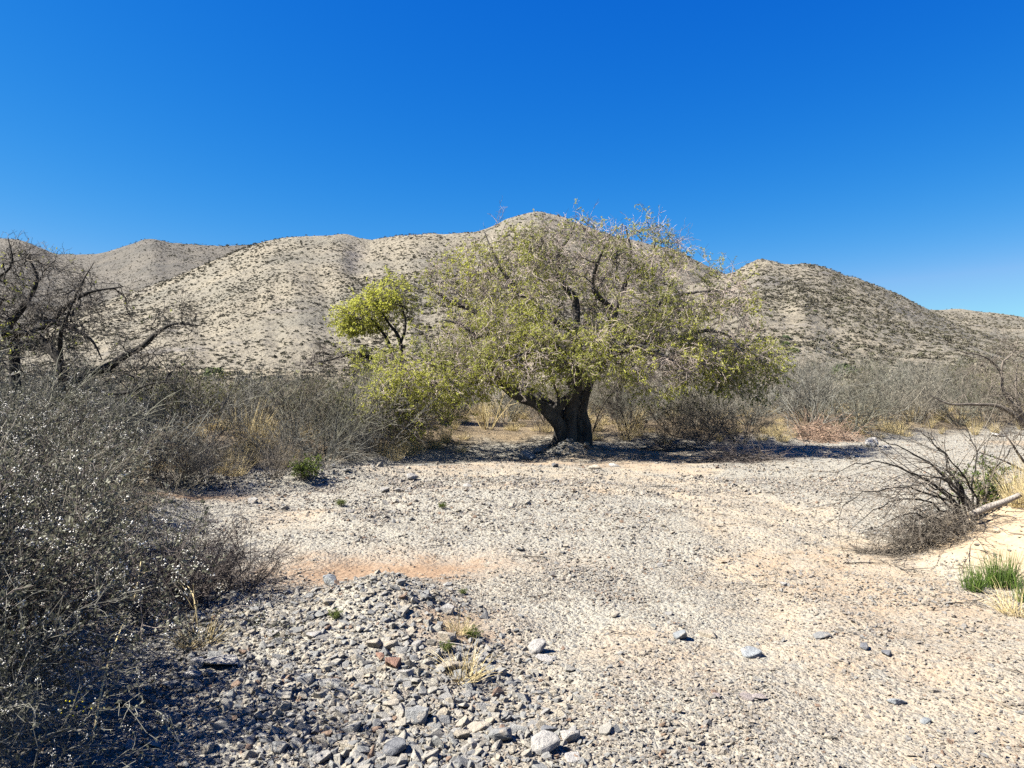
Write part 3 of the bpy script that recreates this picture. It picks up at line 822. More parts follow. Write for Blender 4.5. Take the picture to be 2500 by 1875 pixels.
# ------------------------------------------------------------------ shrub, grass and weed builders
def shrub_lines(rng, n, h, spread, n2, n3, arch=-0.02, wig=0.13, r0=0.010, base=0.10, zig=0.25, l2=(0.25, 0.6), l3=(0.08, 0.24), thin=1.0):
    a = rng.uniform(0, 2 * math.pi, n); rr = base * np.sqrt(rng.uniform(0, 1, n))
    o = np.stack([rr * np.cos(a), rr * np.sin(a), np.full(n, -0.04)], -1)
    a2 = a + rng.normal(0, 0.5, n); s = rng.uniform(0.05, 1, n) * spread
    d = np.stack([np.cos(a2) * s, np.sin(a2) * s, np.ones(n)], -1)
    L = h * rng.uniform(0.65, 1.15, n) * np.sqrt(1 + 0.35 * s * s)
    P0 = grow(o, d, L, 8, wig, arch, rng); R0 = taper(np.full(n, r0) * rng.uniform(.6, 1.2, n), np.full(n, r0 * 0.3), 8)
    P1, R1 = sprout(P0, R0, n2, rng, (0.18, 1.0), (0.3, 0.95), (l2[0] * h, l2[1] * h), 5, zig, 0.02, 0.6, 0.0028 * thin, 0.006)
    P2, R2 = sprout(P1, R1, n3, rng, (0.15, 1.0), (0.4, 1.2), (l3[0] * h, l3[1] * h), 4, zig, 0.0, 0.7, 0.0021 * thin, 0.004)
    for P in (P0, P1, P2):
        P[..., 2] = np.maximum(P[..., 2], -0.04 + 0.02 * rng.uniform(0, 1, P.shape[:2]))
    return (P0, R0), (P1, R1), (P2, R2)

def shrub_mesh(name, mat, rng, **kw):
    B = Bag(); ls = shrub_lines(rng, **kw)
    for k, (P, R) in enumerate(ls): B.tubes(P, R, 3, 50 + k)
    return B.mesh(name, mat), ls

def leaf_mesh(name, mat, P, R, n, size, rng, base=0.5, width=(0.2, 0.35), droop=0.0):
    i = np.repeat(np.arange(len(P)), n); p, d, _ = pick(P, R, i, rng.uniform(0.1, 1, len(i)))
    d = swing(d, rng.uniform(0.4, 1.4, len(d)), rng)
    return Bag().add(*leaves(p, d, rng.uniform(*size, len(p)), rng.uniform(*width, len(p)), rng, leaf_colour(p, base, rng, 5), droop)).mesh(name, mat)

OCT_V = np.array([[1, 0, 0], [-1, 0, 0], [0, 1, 0], [0, -1, 0], [0, 0, 1], [0, 0, -1]], float)
OCT_F = np.array([[0, 2, 4], [2, 1, 4], [1, 3, 4], [3, 0, 4], [2, 0, 5], [1, 2, 5], [3, 1, 5], [0, 3, 5]])
def puffs(p, r, rng):
    n = len(p)
    q = unit(rng.normal(size=(n, 4)))
    w, x, y, z = q.T
    M = np.stack([1 - 2 * (y*y + z*z), 2 * (x*y - z*w), 2 * (x*z + y*w), 2 * (x*y + z*w), 1 - 2 * (x*x + z*z), 2 * (y*z - x*w), 2 * (x*z - y*w), 2 * (y*z + x*w), 1 - 2 * (x*x + y*y)], -1).reshape(n, 3, 3)
    S = OCT_V[None] * rng.uniform(0.7, 1.25, (n, 6, 1))
    V = p[:, None] + r[:, None, None] * np.einsum('nij,nkj->nki', M, S)
    F = (OCT_F[None] + 6 * np.arange(n)[:, None, None]).reshape(-1, 3)
    return V.reshape(-1, 3), F, np.repeat(rng.uniform(0, 1, n), 6)

def blades(rng, n, h, base, spread, curl, w=0.0035, K=6):
    a = rng.uniform(0, 2 * math.pi, n); rr = base * np.sqrt(rng.uniform(0, 1, n))
    o = np.stack([rr * np.cos(a), rr * np.sin(a), np.full(n, -0.02)], -1)
    a2 = a + rng.normal(0, 0.6, n); s = rng.uniform(0, 1, n) * spread
    d = np.stack([np.cos(a2) * s, np.sin(a2) * s, np.ones(n)], -1)
    P = grow(o, d, h * rng.uniform(0.45, 1.1, n), K, 0.06, -curl, rng)
    P[..., 2] = np.maximum(P[..., 2], 0.005)
    return P, taper(w * rng.uniform(.6, 1.2, n), np.full(n, w * 0.2), K)

def grass_mesh(name, mat, rng, n, h, base, spread, curl, w=0.0035):
    P, R = blades(rng, n, h, base, spread, curl, w)
    return Bag().tubes(P, R, 3, 7).mesh(name, mat)

RS = np.random.default_rng(101)
GREY = [shrub_mesh('thorn_shrub', TWIG_GREY, RS, n=26, h=1.35, spread=1.1, n2=9, n3=4, arch=a, r0=.011, base=.18, thin=1.35)[0] for a in (-.03, -.05, -.01, -.04)]
GREYBROWN = [shrub_mesh('thorn_shrub', TWIG_BROWN, RS, n=24, h=1.3, spread=1.0, n2=9, n3=4, arch=-.02, r0=.010, base=.18, thin=1.35)[0] for a in range(2)]
SWEEP = [shrub_mesh('arching_shrub', TWIG_GREY, RS, n=24, h=1.7, spread=1.3, n2=5, n3=3, arch=-.15, wig=.13, r0=.008, base=.15, zig=.2, thin=1.3)[0] for a in range(2)]
OLIVE = []
for k in range(2):
    m0, ls = shrub_mesh('stems', TWIG_BROWN, RS, n=20, h=1.3, spread=.9, n2=7, n3=3, arch=0.01, base=.15, thin=1.3)
    OLIVE.append((m0, leaf_mesh('foliage', LEAF_OLIVE, *ls[2], 6, (.02, .05), RS, .5)))
GREENB = []
m0, ls = shrub_mesh('stems', TWIG_BROWN, RS, n=22, h=.42, spread=.9, n2=6, n3=3, arch=0.01, base=.08, r0=.005)
GREENB.append((m0, leaf_mesh('foliage', LEAF_GREEN, *ls[2], 7, (.02, .045), RS, .75)))
DARKT = [shrub_mesh('thorn_shrub', TWIG_DARK, RS, n=26, h=.55, spread=1.2, n2=10, n3=4, arch=-.01, r0=.006, base=.14, thin=.8)[0] for k in range(2)]
DRY = [grass_mesh('dry_grass', STRAW, RS, 170, .62, .10, .7, .03, .0032), grass_mesh('dry_grass', STRAW, RS, 150, .42, .14, 1.1, .06, .003), grass_mesh('dry_grass', STRAW, RS, 120, .30, .10, 1.4, .08, .0026)]
RUSHM = [grass_mesh('rush', RUSH, RS, 190, .36, .11, .42, -.005, .0036), grass_mesh('rush', RUSH, RS, 110, .27, .08, .5, 0, .0034)]

def place(name, me, x, y, label, cat, group=None, s=1.0, rz=None, rng=RS, sz=None):
    """me is a mesh, or (stems, foliage)"""
    z = float(terrain(x, y)); rz = rng.uniform(0, 6.28) if rz is None else rz
    sc = (s, s, s * (sz or 1.0))
    if isinstance(me, tuple):
        o = empty(name, (x, y, z), rz); o.scale = sc
        obj('stems', me[0], o); obj('foliage', me[1], o)
    else:
        o = obj(name, me, None, (x, y, z), rz, sc)
    return tag(o, label, cat, group)

# ------------------------------------------------------------------ white-flowered shrubs of the near left
def fluffy(seed, h, n, spread, nleaf, nfluff, mat, puff=(.0024, .0052)):
    r = np.random.default_rng(seed)
    st_m, ls = shrub_mesh('stems', mat, r, n=n, h=h, spread=spread, n2=10, n3=6, arch=-.04, wig=.17, r0=.006, base=.22, thin=.85)
    fo = leaf_mesh('foliage', LEAF_GREY, *ls[2], nleaf, (.012, .030), r, .45)
    P, R = ls[2]
    i = r.choice(len(P), min(nfluff, len(P)), replace=False)
    i = np.repeat(i, 7)
    p, d, _ = pick(P, R, i, r.uniform(0.8, 1.0, len(i)))
    p = p + r.normal(0, 0.008, p.shape)
    fl = Bag().add(*puffs(p, r.uniform(*puff, len(p)), r)).mesh('flower_heads', FLUFF, True)
    return st_m, fo, fl
FLUFFS = [fluffy(7, 1.15, 46, 1.0, 8, 800, TWIG_DARK, (.0028, .0060)), fluffy(8, 1.25, 46, 1.05, 5, 460, TWIG_GREY)]
def place_fluffy(k, x, y, s, rz, label, group=None):
    z = float(terrain(x, y))
    o = empty('flowering_shrub', (x, y, z), rz); o.scale = (s, s, s)
    for nm, me in zip(('stems', 'foliage', 'flower_heads'), FLUFFS[k]): obj(nm, me, o)
    tag(o, label, 'shrub', group or 'white-flowered shrubs along the left edge')
place_fluffy(0, -2.6, 3.35, .95, .3, 'white-flowered dark shrub filling the bottom left corner')
place_fluffy(1, -2.1, 2.75, .66, 2.2, 'small white-flowered shrub nearest the camera at the lower left edge')
place_fluffy(1, -3.05, 4.6, .85, 1.7, 'white-flowered shrub beside the long dry stalks, edge of the cobbles')
place_fluffy(0, -3.75, 5.5, .95, 2.9, 'white-flowered shrub against the left edge behind the corner shrub')
place_fluffy(1, -4.15, 6.8, .8, 4.1, 'white-flowered shrub behind the dark thorn bush on the wash edge')
place_fluffy(0, -5.2, 7.9, 1.05, 5.0, 'grey white-tipped shrub at the left edge below the bare mesquite')
place_fluffy(1, -6.0, 9.3, 1.0, .9, 'farthest of the white-tipped shrubs, under the crooked mesquite limb')
for q, (x, y, s) in enumerate([(-3.75, 3.4, 1.2), (-4.7, 5.0, 1.3), (-3.6, 2.2, 1.2)]):  # more of the thicket beyond the frame, added to shade the left corner
    place_fluffy(q % 2, x, y, s, q * 2.0, 'white-flowered shrub past the left edge, added for its shade', 'white-flowered shrubs added for shade past the edge')

# dark thorn bushes on the cobbles
for u, v, s, lb in [(470, 1470, 1.0, 'dark bare thorn bush at the thicket end above the shaded cobbles'), (585, 1440, .75, 'small dark thorn bush beside the shaded red soil patch'), (395, 1500, .9, 'dark thorn bush tucked against the white-flowered shrubs')]:
    x, y, _ = pix(u, v); place('thorn_bush', DARKT[int(u) % 2], x, y, lb, 'bush', 'dark thorn bushes on the cobbles', s)

# long dry stalks over the shade
def stalk(name, pts, label, mat, r=0.004, cat='stalk'):
    q = polyline([list(p) + [r * (1 - 0.6 * k / len(pts))] for k, p in enumerate(pts)], 14)
    B = Bag().tubes(q[None, :, :3], q[None, :, 3], 5, 3)
    r_ = np.random.default_rng(len(label))
    P1, R1 = sprout(q[None, :, :3], q[None, :, 3], 7, r_, (.3, 1), (.3, .8), (.05, .2), 5, .15, 0, .6, .0015, .004)
    B.tubes(P1, R1, 3, 4)
    o = obj(name, B.mesh(name, mat)); tag(o, label, cat, None); return o
g = pix(228, 1790)
stalk('dry_stalk', [(g[0], g[1], g[2] - .02), at(255, 1650, g[1] + .15), at(285, 1560, g[1] + .3), at(325, 1470, g[1] + .5), at(345, 1365, g[1] + .7)], 'long pale dry stalk leaning over the shaded left corner', STRAW, .0055)
g = pix(488, 1560)
stalk('dry_stalk', [(g[0], g[1], g[2] - .02), at(480, 1500, g[1]), at(470, 1450, g[1] + .05), at(455, 1425, g[1] + .1)], 'short bent dry stalk rising from straw tuft on the shaded cobbles', STRAW)
x, y, _ = pix(480, 1575); place('grass_tuft', DRY[2], x, y, 'straw tuft with bent stalks on the shaded cobbles', 'grass tuft', None, .9)
# yellow flower sprig in the corner shrub
r_ = np.random.default_rng(3)
c0 = at(190, 1725, 2.75)
o = obj('flower_sprig', Bag().add(*puffs(r_.normal(0, 1, (16, 3)) * np.array([.028, .025, .025]), r_.uniform(.003, .005, 16), r_)).mesh('flower_sprig', YELLOW, True), None, tuple(c0))
tag(o, 'small yellow flowers low in the shaded corner shrub', 'flowers', None, 'stuff')

# ------------------------------------------------------------------ thickets
TREES_XY = np.array([[1.28, 17.5], [lx, LY], [sx, SY]])
def fill(n, xr, yr, dmin, test, seed, tries=6000):
    r = np.random.default_rng(seed); out = []
    for _ in range(tries):
        if len(out) >= n: break
        x, y = r.uniform(*xr), r.uniform(*yr)
        if abs(x / y) > 0.80 or not test(x, y): continue
        if any((x - a) ** 2 + (y - b) ** 2 < (dmin * (0.5 + y / 26)) ** 2 for a, b in out): continue
        out.append((x, y))
    return out
def DL(x, y): return float(signed_dist(np.array([x]), np.array([y]), LEFT_BANK)[0])

GRASS_CLEAR = [(600, 1100), (640, 1112), (565, 1130), (570, 1162), (745, 1172), (2190, 1060), (1910, 1078), (1860, 1075)]
CLEAR = [pix(*q)[:2] for q in GRASS_CLEAR]
def hides(x, y):
    return any(abs(x / y - a / b_) < .022 + .25 / y and b_ - 2.6 < y < b_ + .35 for a, b_ in CLEAR)
def where(x, y, side):
    u = 1250 + FPX * x / y; front = DL(x, y) < 2.2
    if side == 'left':
        if u < 300: a = 'below the bare dark mesquite'
        elif u < 520: a = 'right of the bare mesquite limb'
        elif u < 720: a = 'around the golden grass clump'
        elif u < 880: a = 'behind the small green bush'
        else: a = 'under the slim mesquite'
    else:
        if u < 1800: a = 'below the right half of the crown'
        elif u < 2000: a = 'by the reddish brush pile'
        elif u < 2180: a = 'behind the bright white boulder'
        elif u < 2350: a = 'behind the leaning bush'
        else: a = 'behind the right-edge thorn tree'
    return a + (', front row by the gravel' if front else ', back rows')
kinds_left = GREY + GREY + GREYBROWN + SWEEP + OLIVE + OLIVE
def t_left(x, y):
    d = DL(x, y)
    if d < 0.55: return False
    if y < 10.5 and x > -6.2: return False
    if x > -2.4 and y < 18.2: return False
    return (x - lx) ** 2 + (y - LY) ** 2 > .5 and (x - sx) ** 2 + (y - SY) ** 2 > .5
LOOK = {'thorn_shrub': 'bare grey thorny shrub ', 'arching_shrub': 'arching pale-stemmed shrub ', 'olive_shrub': 'thin-leaved olive shrub '}
def kind_of(me): return 'olive_shrub' if isinstance(me, tuple) else ('arching_shrub' if me in SWEEP else 'thorn_shrub')
for k, (x, y) in enumerate(fill(88, (-17, -1.6), (9, 29), .68, lambda x, y: t_left(x, y) and not hides(x, y), 5)):
    me = kinds_left[RS.integers(len(kinds_left))]; lb = LOOK[kind_of(me)] + where(x, y, 'left')
    place(kind_of(me), me, x, y, lb, 'shrub', lb.replace(',', '') + ' in the left thicket', RS.uniform(.8, 1.15), sz=RS.uniform(.9, 1.1))
for u, v, sc_, kk, lb in [(400, 1192, .62, 'b', 'low dark shrub at the gravel edge, first right of the white-tipped shrubs'), (450, 1190, .6, 'g', 'low grey shrub at the gravel edge above the orange soil'), (505, 1183, .62, 'b', 'low brown shrub at the gravel edge left of the pale straw tuft'),
                           (670, 1168, .5, 'b', 'low brown shrub touching the small green bush'),
                           (690, 1140, .7, 'g', 'grey shrub behind the small green bush, first of the row'), (800, 1142, .55, 's', 'low shrub of sweeping stems right of the green bush'), (860, 1125, .6, 'g', 'grey shrub at the bank below the slim mesquite'),
                           (760, 1130, .8, 's', 'sweeping pale-stemmed shrub above the green bush'), (900, 1105, .7, 'b', 'brown shrub in the shade under the left crown lobe'), (350, 1165, .85, 'g', 'grey shrub below the long crooked limb'), (980, 1085, .6, 'b', 'dark shrub under the leafy lower lobe of the big tree')]:
    x, y, _ = pix(u, v); place({'b': 'thorn_shrub', 'g': 'thorn_shrub', 's': 'arching_shrub'}[kk], {'b': GREYBROWN, 'g': GREY, 's': SWEEP}[kk][int(u) % 2], x, y, lb, 'shrub', None, sc_)
kinds_right = GREY * 3 + GREYBROWN + SWEEP + OLIVE * 3
def t_right(x, y):
    return DL(x, y) > 0.7 and not (x < 3.0 and y < 20)
for k, (x, y) in enumerate(fill(70, (3.2, 27), (19.5, 36), .95, lambda x, y: t_right(x, y) and not hides(x, y), 6)):
    me = kinds_right[RS.integers(len(kinds_right))]; lb = LOOK[kind_of(me)] + where(x, y, 'right')
    place(kind_of(me), me, x, y, lb, 'shrub', lb.replace(',', '') + ' in the right thicket', RS.uniform(.8, 1.4) * (1.1 if x > 8 else .85), sz=RS.uniform(.85, 1.15))
kinds_mid = GREY + OLIVE + GREYBROWN
for k, (x, y) in enumerate(fill(24, (-2.2, 6.5), (20.5, 36), 1.5, lambda x, y: True, 7)):
    me = kinds_mid[RS.integers(len(kinds_mid))]
    nm = 'olive_shrub' if isinstance(me, tuple) else 'thorn_shrub'
    place(nm, me, x, y, 'thin-leaved olive shrub seen under the big crown' if isinstance(me, tuple) else 'bare grey shrub seen under the big crown', 'shrub',
          'olive shrubs behind the trunk' if isinstance(me, tuple) else 'grey shrubs behind the trunk', RS.uniform(.7, 1.0))

# upright dark stems and pale stems behind the trunk
rr = np.random.default_rng(77)
up1 = shrub_mesh('upright_shrub', TWIG_DARK, rr, n=16, h=1.7, spread=.35, n2=6, n3=3, arch=0.02, base=.25, thin=1.3)[0]
up2 = shrub_mesh('upright_shrub', STRAW, rr, n=18, h=1.2, spread=.8, n2=1, n3=1, arch=0.02, wig=.06, base=.2, r0=.012, thin=1.2)[0]
up3 = shrub_mesh('sapling', TWIG_DARK, rr, n=3, h=1.5, spread=.35, n2=9, n3=5, arch=0.03, wig=.12, base=.05, r0=.025, thin=1.3)[0]
place('upright_shrub', up1, 2.95, 19.3, 'dark shrub of upright stems just right of the trunk', 'shrub', None, 1.0)
place('upright_shrub', up2, -.65, 19.4, 'pale upright dead stems in a clump behind the left limb', 'shrub', None, .95)
place('sapling', up3, 2.05, 19.6, 'thin forked sapling between the trunk and the upright dark shrub', 'sapling', None, .9)
place('upright_shrub', up1, .75, 18.9, 'dark thin stems close behind the left of the trunk', 'shrub', None, .6)
place('thorn_shrub', GREYBROWN[0], 4.9, 19.2, 'dense shaded brown shrub under the right side of the crown', 'shrub', None, .8)
place('thorn_shrub', GREYBROWN[1], 3.9, 19.0, 'low shaded shrub beside the upright stems right of the trunk', 'shrub', None, .62)
place('thorn_shrub', GREY[1], 6.1, 19.9, 'shaded grey shrub at the right end of the crown shadow', 'shrub', None, .85)

# ------------------------------------------------------------------ dry grass and green weeds
def tuft(u, v, k, s, label, name='grass_tuft', cat='grass tuft', group=None, bank=None):
    x, y, _ = pix(u, v); me = {'d': DRY, 'r': RUSHM, 'g': GREENB}[bank or 'd'][k]
    return place(name, me, x, y, label, cat, group, s)
for u, v, k, s, lb in [(600, 1100, 0, 1.7, 'tall golden dry grass clump in the left thicket'), (640, 1112, 0, 1.3, 'smaller golden grass clump beside the tall one in the thicket'), (565, 1130, 1, 1.5, 'low straw tuft below the golden grass clump'),
                       (570, 1162, 1, 1.2, 'pale straw tuft at the thicket foot left of the green bush'), (935, 1115, 0, .7, 'tallest straw tuft on the bank below the leafy left lobe'), (965, 1125, 1, .9, 'spreading straw tuft on the bank left of the trunk'),
                       (1000, 1112, 2, 1.1, 'short straw tuft on the litter left of the trunk'), (1060, 1095, 2, 1.0, 'straw tuft midway between the left lobe and the trunk'), (1860, 1075, 1, 1.0, 'orange dry grass at the right end of the crown shadow'),
                       (1910, 1078, 1, 1.1, 'orange dry grass beside the reddish brush pile'), (2190, 1060, 1, 1.2, 'yellow grass clump at the foot of the right thicket'), (2215, 1066, 2, 1.2, 'low yellow grass before the right thicket'),
                       (2380, 1062, 0, .75, 'thin pale grass stems on the far gravel edge at right'), (2430, 1060, 0, .8, 'pale grass stems by the white gravel at the right edge'), (1530, 1075, 1, .9, 'straw tuft in the shade right of the trunk'),
                       (1620, 1085, 2, 1.1, 'low straw in the crown shadow')]:
    tuft(u, v, k, s, lb)
tuft(745, 1172, 0, .85, 'small bright green leafy bush at the edge of the left thicket', 'green_bush', 'bush', None, 'g')
for u, v, s, lb in [(832, 1236, .22, 'tiny green weed on the gravel below the green bush'), (1080, 1242, .18, 'tiny green weed alone on the mid gravel'), (820, 1512, .14, 'small green weed on the grey cobbles'), (1155, 1560, .16, 'green weed beside the straw on the heap edge'),
                    (1092, 1590, .13, 'dark green weed between two pale rocks'), (1130, 1452, .1, 'tiny weed on the red soil edge')]:
    tuft(u, v, 0, s, lb, 'weed', 'weed', None, 'g')
for u, v, k, s, lb in [(1130, 1660, 2, .75, 'pale green grass tuft by the flat tan rock'), (1118, 1545, 2, .55, 'thin straw tuft behind the cream rock on the heap edge')]:
    tuft(u, v, k, s, lb)
for u, v, k, s, lb in [(2445, 1432, 0, .85, 'tallest green rush clump on the sandy bank'), (2405, 1434, 1, .85, 'middle green rush clump on the sandy bank'), (2377, 1444, 1, .85, 'leftmost short green rush clump by the gravel'), (2510, 1470, 1, 1.0, 'green rush clump cut by the right edge')]:
    tuft(u, v, k, s, lb, 'rush_clump', 'rush', 'green rushes on the sandy bank', 'r')

# ------------------------------------------------------------------ the leaning bush, brush heap and log on the right bank
BY = 7.5
rb = np.random.default_rng(55)
bx_, by_, bz_ = 4.55, BY, float(terrain(4.55, BY))
def bt(dx, dv, dy, r):
    q = at(dx * 1.1302, dv * 1.1302, BY + dy); return [q[0], q[1], q[2], r * .62]
mains = [
    [bt(2090, 1150, 0, .03), bt(2075, 1105, 0, .028), bt(2040, 1062, -.05, .024), bt(1990, 1032, -.1, .019), bt(1930, 1010, -.15, .014), bt(1860, 1000, -.2, .009), bt(1795, 1022, -.25, .003)],
    [bt(2110, 1140, .1, .028), bt(2095, 1080, .1, .024), bt(2050, 1035, .1, .02), bt(1995, 995, .1, .015), bt(1935, 962, .1, .009), bt(1885, 940, .1, .003)],
    [bt(2105, 1140, .2, .026), bt(2085, 1080, .2, .022), bt(2052, 1020, .25, .017), bt(2040, 985, .3, .013), bt(2010, 950, .3, .009), bt(1985, 925, .3, .003)],
    [bt(2080, 1150, -.1, .026), bt(2060, 1090, -.1, .022), bt(2000, 1062, -.2, .016), bt(1930, 1052, -.3, .011), bt(1850, 1075, -.4, .007), bt(1790, 1130, -.5, .003)],
    [bt(2075, 1160, -.1, .022), bt(2040, 1100, -.2, .018), bt(1975, 1080, -.3, .013), bt(1900, 1095, -.4, .008), bt(1840, 1140, -.5, .003)],
    [bt(2115, 1140, .2, .024), bt(2130, 1060, .3, .018), bt(2170, 990, .3, .012), bt(2205, 950, .3, .004)],
    [bt(2110, 1140, .3, .022), bt(2100, 1050, .4, .017), bt(2110, 980, .4, .012), bt(2090, 930, .5, .007), bt(2070, 890, .5, .003)],
    [bt(2070, 1160, -.2, .018), bt(2020, 1120, -.3, .014), bt(1960, 1110, -.4, .010), bt(1890, 1140, -.5, .003)],
]
ML = np.array([polyline(q, 16) for q in mains])
ML = np.concatenate([ML, ML[[0, 1, 3, 4]] + np.array([0, 0, 0, 0])])
for k in range(8, 12):
    w_ = np.linspace(0, 1, 16)[:, None] ** 1.3
    ML[k, :, :3] += w_ * rb.normal(size=3) * np.array([.22, .35, .16]) ; ML[k, :, 3] *= .75
ML[:, 3:, :3] += rb.normal(size=(12, 13, 3)) * .012
MP, MR = ML[..., :3] - np.array([bx_, by_, bz_]), ML[..., 3]
Q1, S1 = sprout(MP, MR, 10, rb, (.25, 1.0), (.2, .7), (.25, .85), 8, .10, -.03, .55, .0028, .008, .3)
Q2, S2 = sprout(Q1, S1, 3, rb, (.15, 1.0), (.3, .8), (.10, .34), 5, .14, -.03, .65, .0019, .004, .4)
Q1[..., 2] = np.maximum(Q1[..., 2], -.35); Q2[..., 2] = np.maximum(Q2[..., 2], -.35)
root = empty('leaning_bush', (bx_, by_, bz_)); tag(root, 'bare bush of thin arching branches leaning out over the gravel from the sand bank', 'bush')
for k in range(len(MP)): obj('branch', Bag().tubes(MP[k:k + 1], MR[k:k + 1], 6, k).mesh('branch', BARK_DARK, True), root)
Tw = Bag(); Tw.tubes(Q1, S1, 3, 4); Tw.tubes(Q2, S2, 3, 5)
obj('twigs', Tw.mesh('twigs', TWIG_BROWN), root)

def heap(name, cx, cy, rx_, ry_, rz_, n, L, mat, label, seed, r=.003, lean=0.0, cat='brush heap'):
    r_ = np.random.default_rng(seed); z0 = float(terrain(cx, cy))
    v = unit(r_.normal(size=(n, 3))) * (r_.uniform(.1, 1, n) ** .5)[:, None] * np.array([rx_, ry_, rz_]); v[:, 2] = np.abs(v[:, 2])
    zz = terrain(cx + v[:, 0], cy + v[:, 1]) - z0
    o0 = v + np.array([0, 0, 1.0]) * zz[:, None]
    d = unit(r_.normal(size=(n, 3)) * np.array([1, 1, .45]) + np.array([lean, 0, 0]))
    P = grow(o0, d, r_.uniform(*L, n), 6, .22, -.05, r_)
    R = taper(r_.uniform(.5, 1.4, n) * r, np.full(n, r * .4), 6)
    P1, R1 = sprout(P, R, 2, r_, (.2, 1), (.4, 1.1), (L[0] * .4, L[1] * .5), 4, .25, -.02, .7, r * .5, r)
    for Q in (P, P1):
        g_ = terrain(cx + Q[..., 0], cy + Q[..., 1]) - z0
        Q[..., 2] = np.maximum(Q[..., 2], g_ + 0.006)
    ob = obj(name, Bag().tubes(P, R, 3, 8).tubes(P1, R1, 3, 9).mesh(name, mat), None, (cx, cy, z0))
    return tag(ob, label, cat)
x, y, _ = pix(2255, 1345)
heap('brush_heap', x + .15, y + .15, .42, .35, .34, 620, (.12, .42), TWIG_BROWN, 'tangled heap of flood debris under the leaning bush', 61)
x, y, _ = pix(2150, 1352)
heap('brush_heap', x, y, .30, .12, .06, 170, (.08, .25), TWIG_BROWN, 'low scatter of twigs trailing left from the debris heap', 62)
x, y, _ = pix(2010, 1078)
heap('brush_heap', x, y + .2, .95, .5, .42, 420, (.3, .9), twig_mat('red_twig', (.12, .08, .055), (.27, .19, .14)), 'reddish brush pile at the end of the crown shadow', 63, .006, .5)
x, y, _ = pix(1815, 1125)
heap('fallen_branches', x, y, .9, .45, .20, 200, (.3, .9), TWIG_DARK, 'dark fallen branches on the gravel in the crown shadow', 64, .006, -.4, 'branches')
x, y, _ = pix(1640, 1098)
heap('fallen_branches', x, y, .8, .3, .14, 130, (.2, .7), TWIG_DARK, 'small fallen branches right of the root mound', 65, .005, 0, 'branches')

def log(name, p0, p1, r0, r1, mat, label, cat='log', sides=10, split=True):
    p0, p1 = np.array(p0), np.array(p1); mid = (p0 + p1) / 2
    pts = [list(p0 - mid) + [r0], list((p0 * .65 + p1 * .35) - mid + np.array([0, 0, .006])) + [r0 * .97], list((p0 * .3 + p1 * .7) - mid + np.array([.004, 0, -.004])) + [r1 * 1.05], list(p1 - mid) + [r1]]
    q = polyline(pts, 14)
    V, F, T = tubes(q[None, :, :3], q[None, :, 3], sides, 3)
    f = 1 + .10 * vnoise(V[:, 0] * 14, V[:, 1] * 14, V[:, 2] * 14, seed=4)
    c_ = np.repeat(q[:, :3], sides, axis=0); V = c_ + (V - c_) * f[:, None]
    n_ = len(V); V = np.concatenate([V, q[:1, :3], q[-1:, :3]])
    a = np.arange(sides); b_ = np.roll(a, -1)
    caps = np.concatenate([np.stack([b_, a, np.full(sides, n_)], -1), np.stack([a, b_, np.full(sides, n_ + 1 - 0)], -1) + np.array([(13) * sides, (13) * sides, 0])])
    me = mesh_from(name, V, [F, caps], mat, dict(tint=np.concatenate([T, [0, 0]])), True)
    return tag(obj(name, me, None, tuple(mid)), label, cat)
log('log', at(2372, 1257, 7.1), at(2492, 1207, 7.25), .034, .026, DEADWOOD, 'weathered grey log lying across the debris on the sand bank')
log('stump', at(2358, 1232, 7.8), at(2338, 1177, 7.75), .024, .03, BARK_DARK, 'short dark broken stub standing in the debris beside the log', 'stump')
x, y, z = pix(2410, 1235)
m0, ls = shrub_mesh('stems', TWIG_BROWN, RS, n=14, h=.5, spread=.6, n2=5, n3=3, arch=0.02, base=.08, r0=.005)
place('willow_shrub', (m0, leaf_mesh('foliage', LEAF_GREEN, *ls[2], 6, (.03, .065), RS, .4, (.1, .16))), 5.0, 7.9, 'narrow-leaved green shrub behind the log on the sand bank', 'shrub', None, 1.0)
for q, (xx, yy, k, s) in enumerate([(5.1, 7.5, 0, .8), (5.45, 7.6, 0, .85), (5.35, 7.0, 1, 1.1), (5.0, 6.95, 1, .8), (5.7, 7.9, 0, .9), (5.6, 7.2, 0, .7), (5.3, 8.2, 0, .8), (5.9, 8.4, 0, .8)]):
    place('grass_tuft', DRY[k], xx, yy, 'straw-coloured dry grass around the log on the sand bank', 'grass tuft', 'dry grass on the sand bank', s)
x, y, _ = pix(2480, 1500)
place('grass_tuft', DRY[2], x, y, 'brown dry grass at the right edge below the rushes', 'grass tuft', None, .9)
# ------------------------------------------------------------------ scrub on the plain and the hills
def clump(seed, n=70, flat=.62):
    r = np.random.default_rng(seed)
    v = unit(r.normal(size=(n, 3))) * (r.uniform(.45, 1, n) ** .5)[:, None]; v[:, 2] = np.abs(v[:, 2]) * flat
    d = unit(v + .5 * r.normal(size=(n, 3)))
    V, F, T = leaves(v * .85 - d * .15, d, r.uniform(.35, .65, n), r.uniform(.25, .5, n), r, r.uniform(0, 1, n), 0)
    V[:, 2] = np.maximum(V[:, 2], -.15)
    return V, F, T
def scrub_mat(name, ramp):
    m, nt, b = material(name, 0.9); N = NT(nt)
    c = N.ramp(N.rand(), ramp)
    c = N.mix(1.0, c, N.ramp(N.attr('tint'), [(0, (.65, .65, .65)), (1, (1.2, 1.2, 1.2))]), 'MULTIPLY')
    N.l(c, b.inputs['Base Color']); return m
SCRUB = scrub_mat('hill_scrub', [(0, (.055, .05, .035)), (.35, (.10, .09, .07)), (.6, (.075, .075, .045)), (.85, (.15, .135, .105)), (1, (.12, .115, .085))])
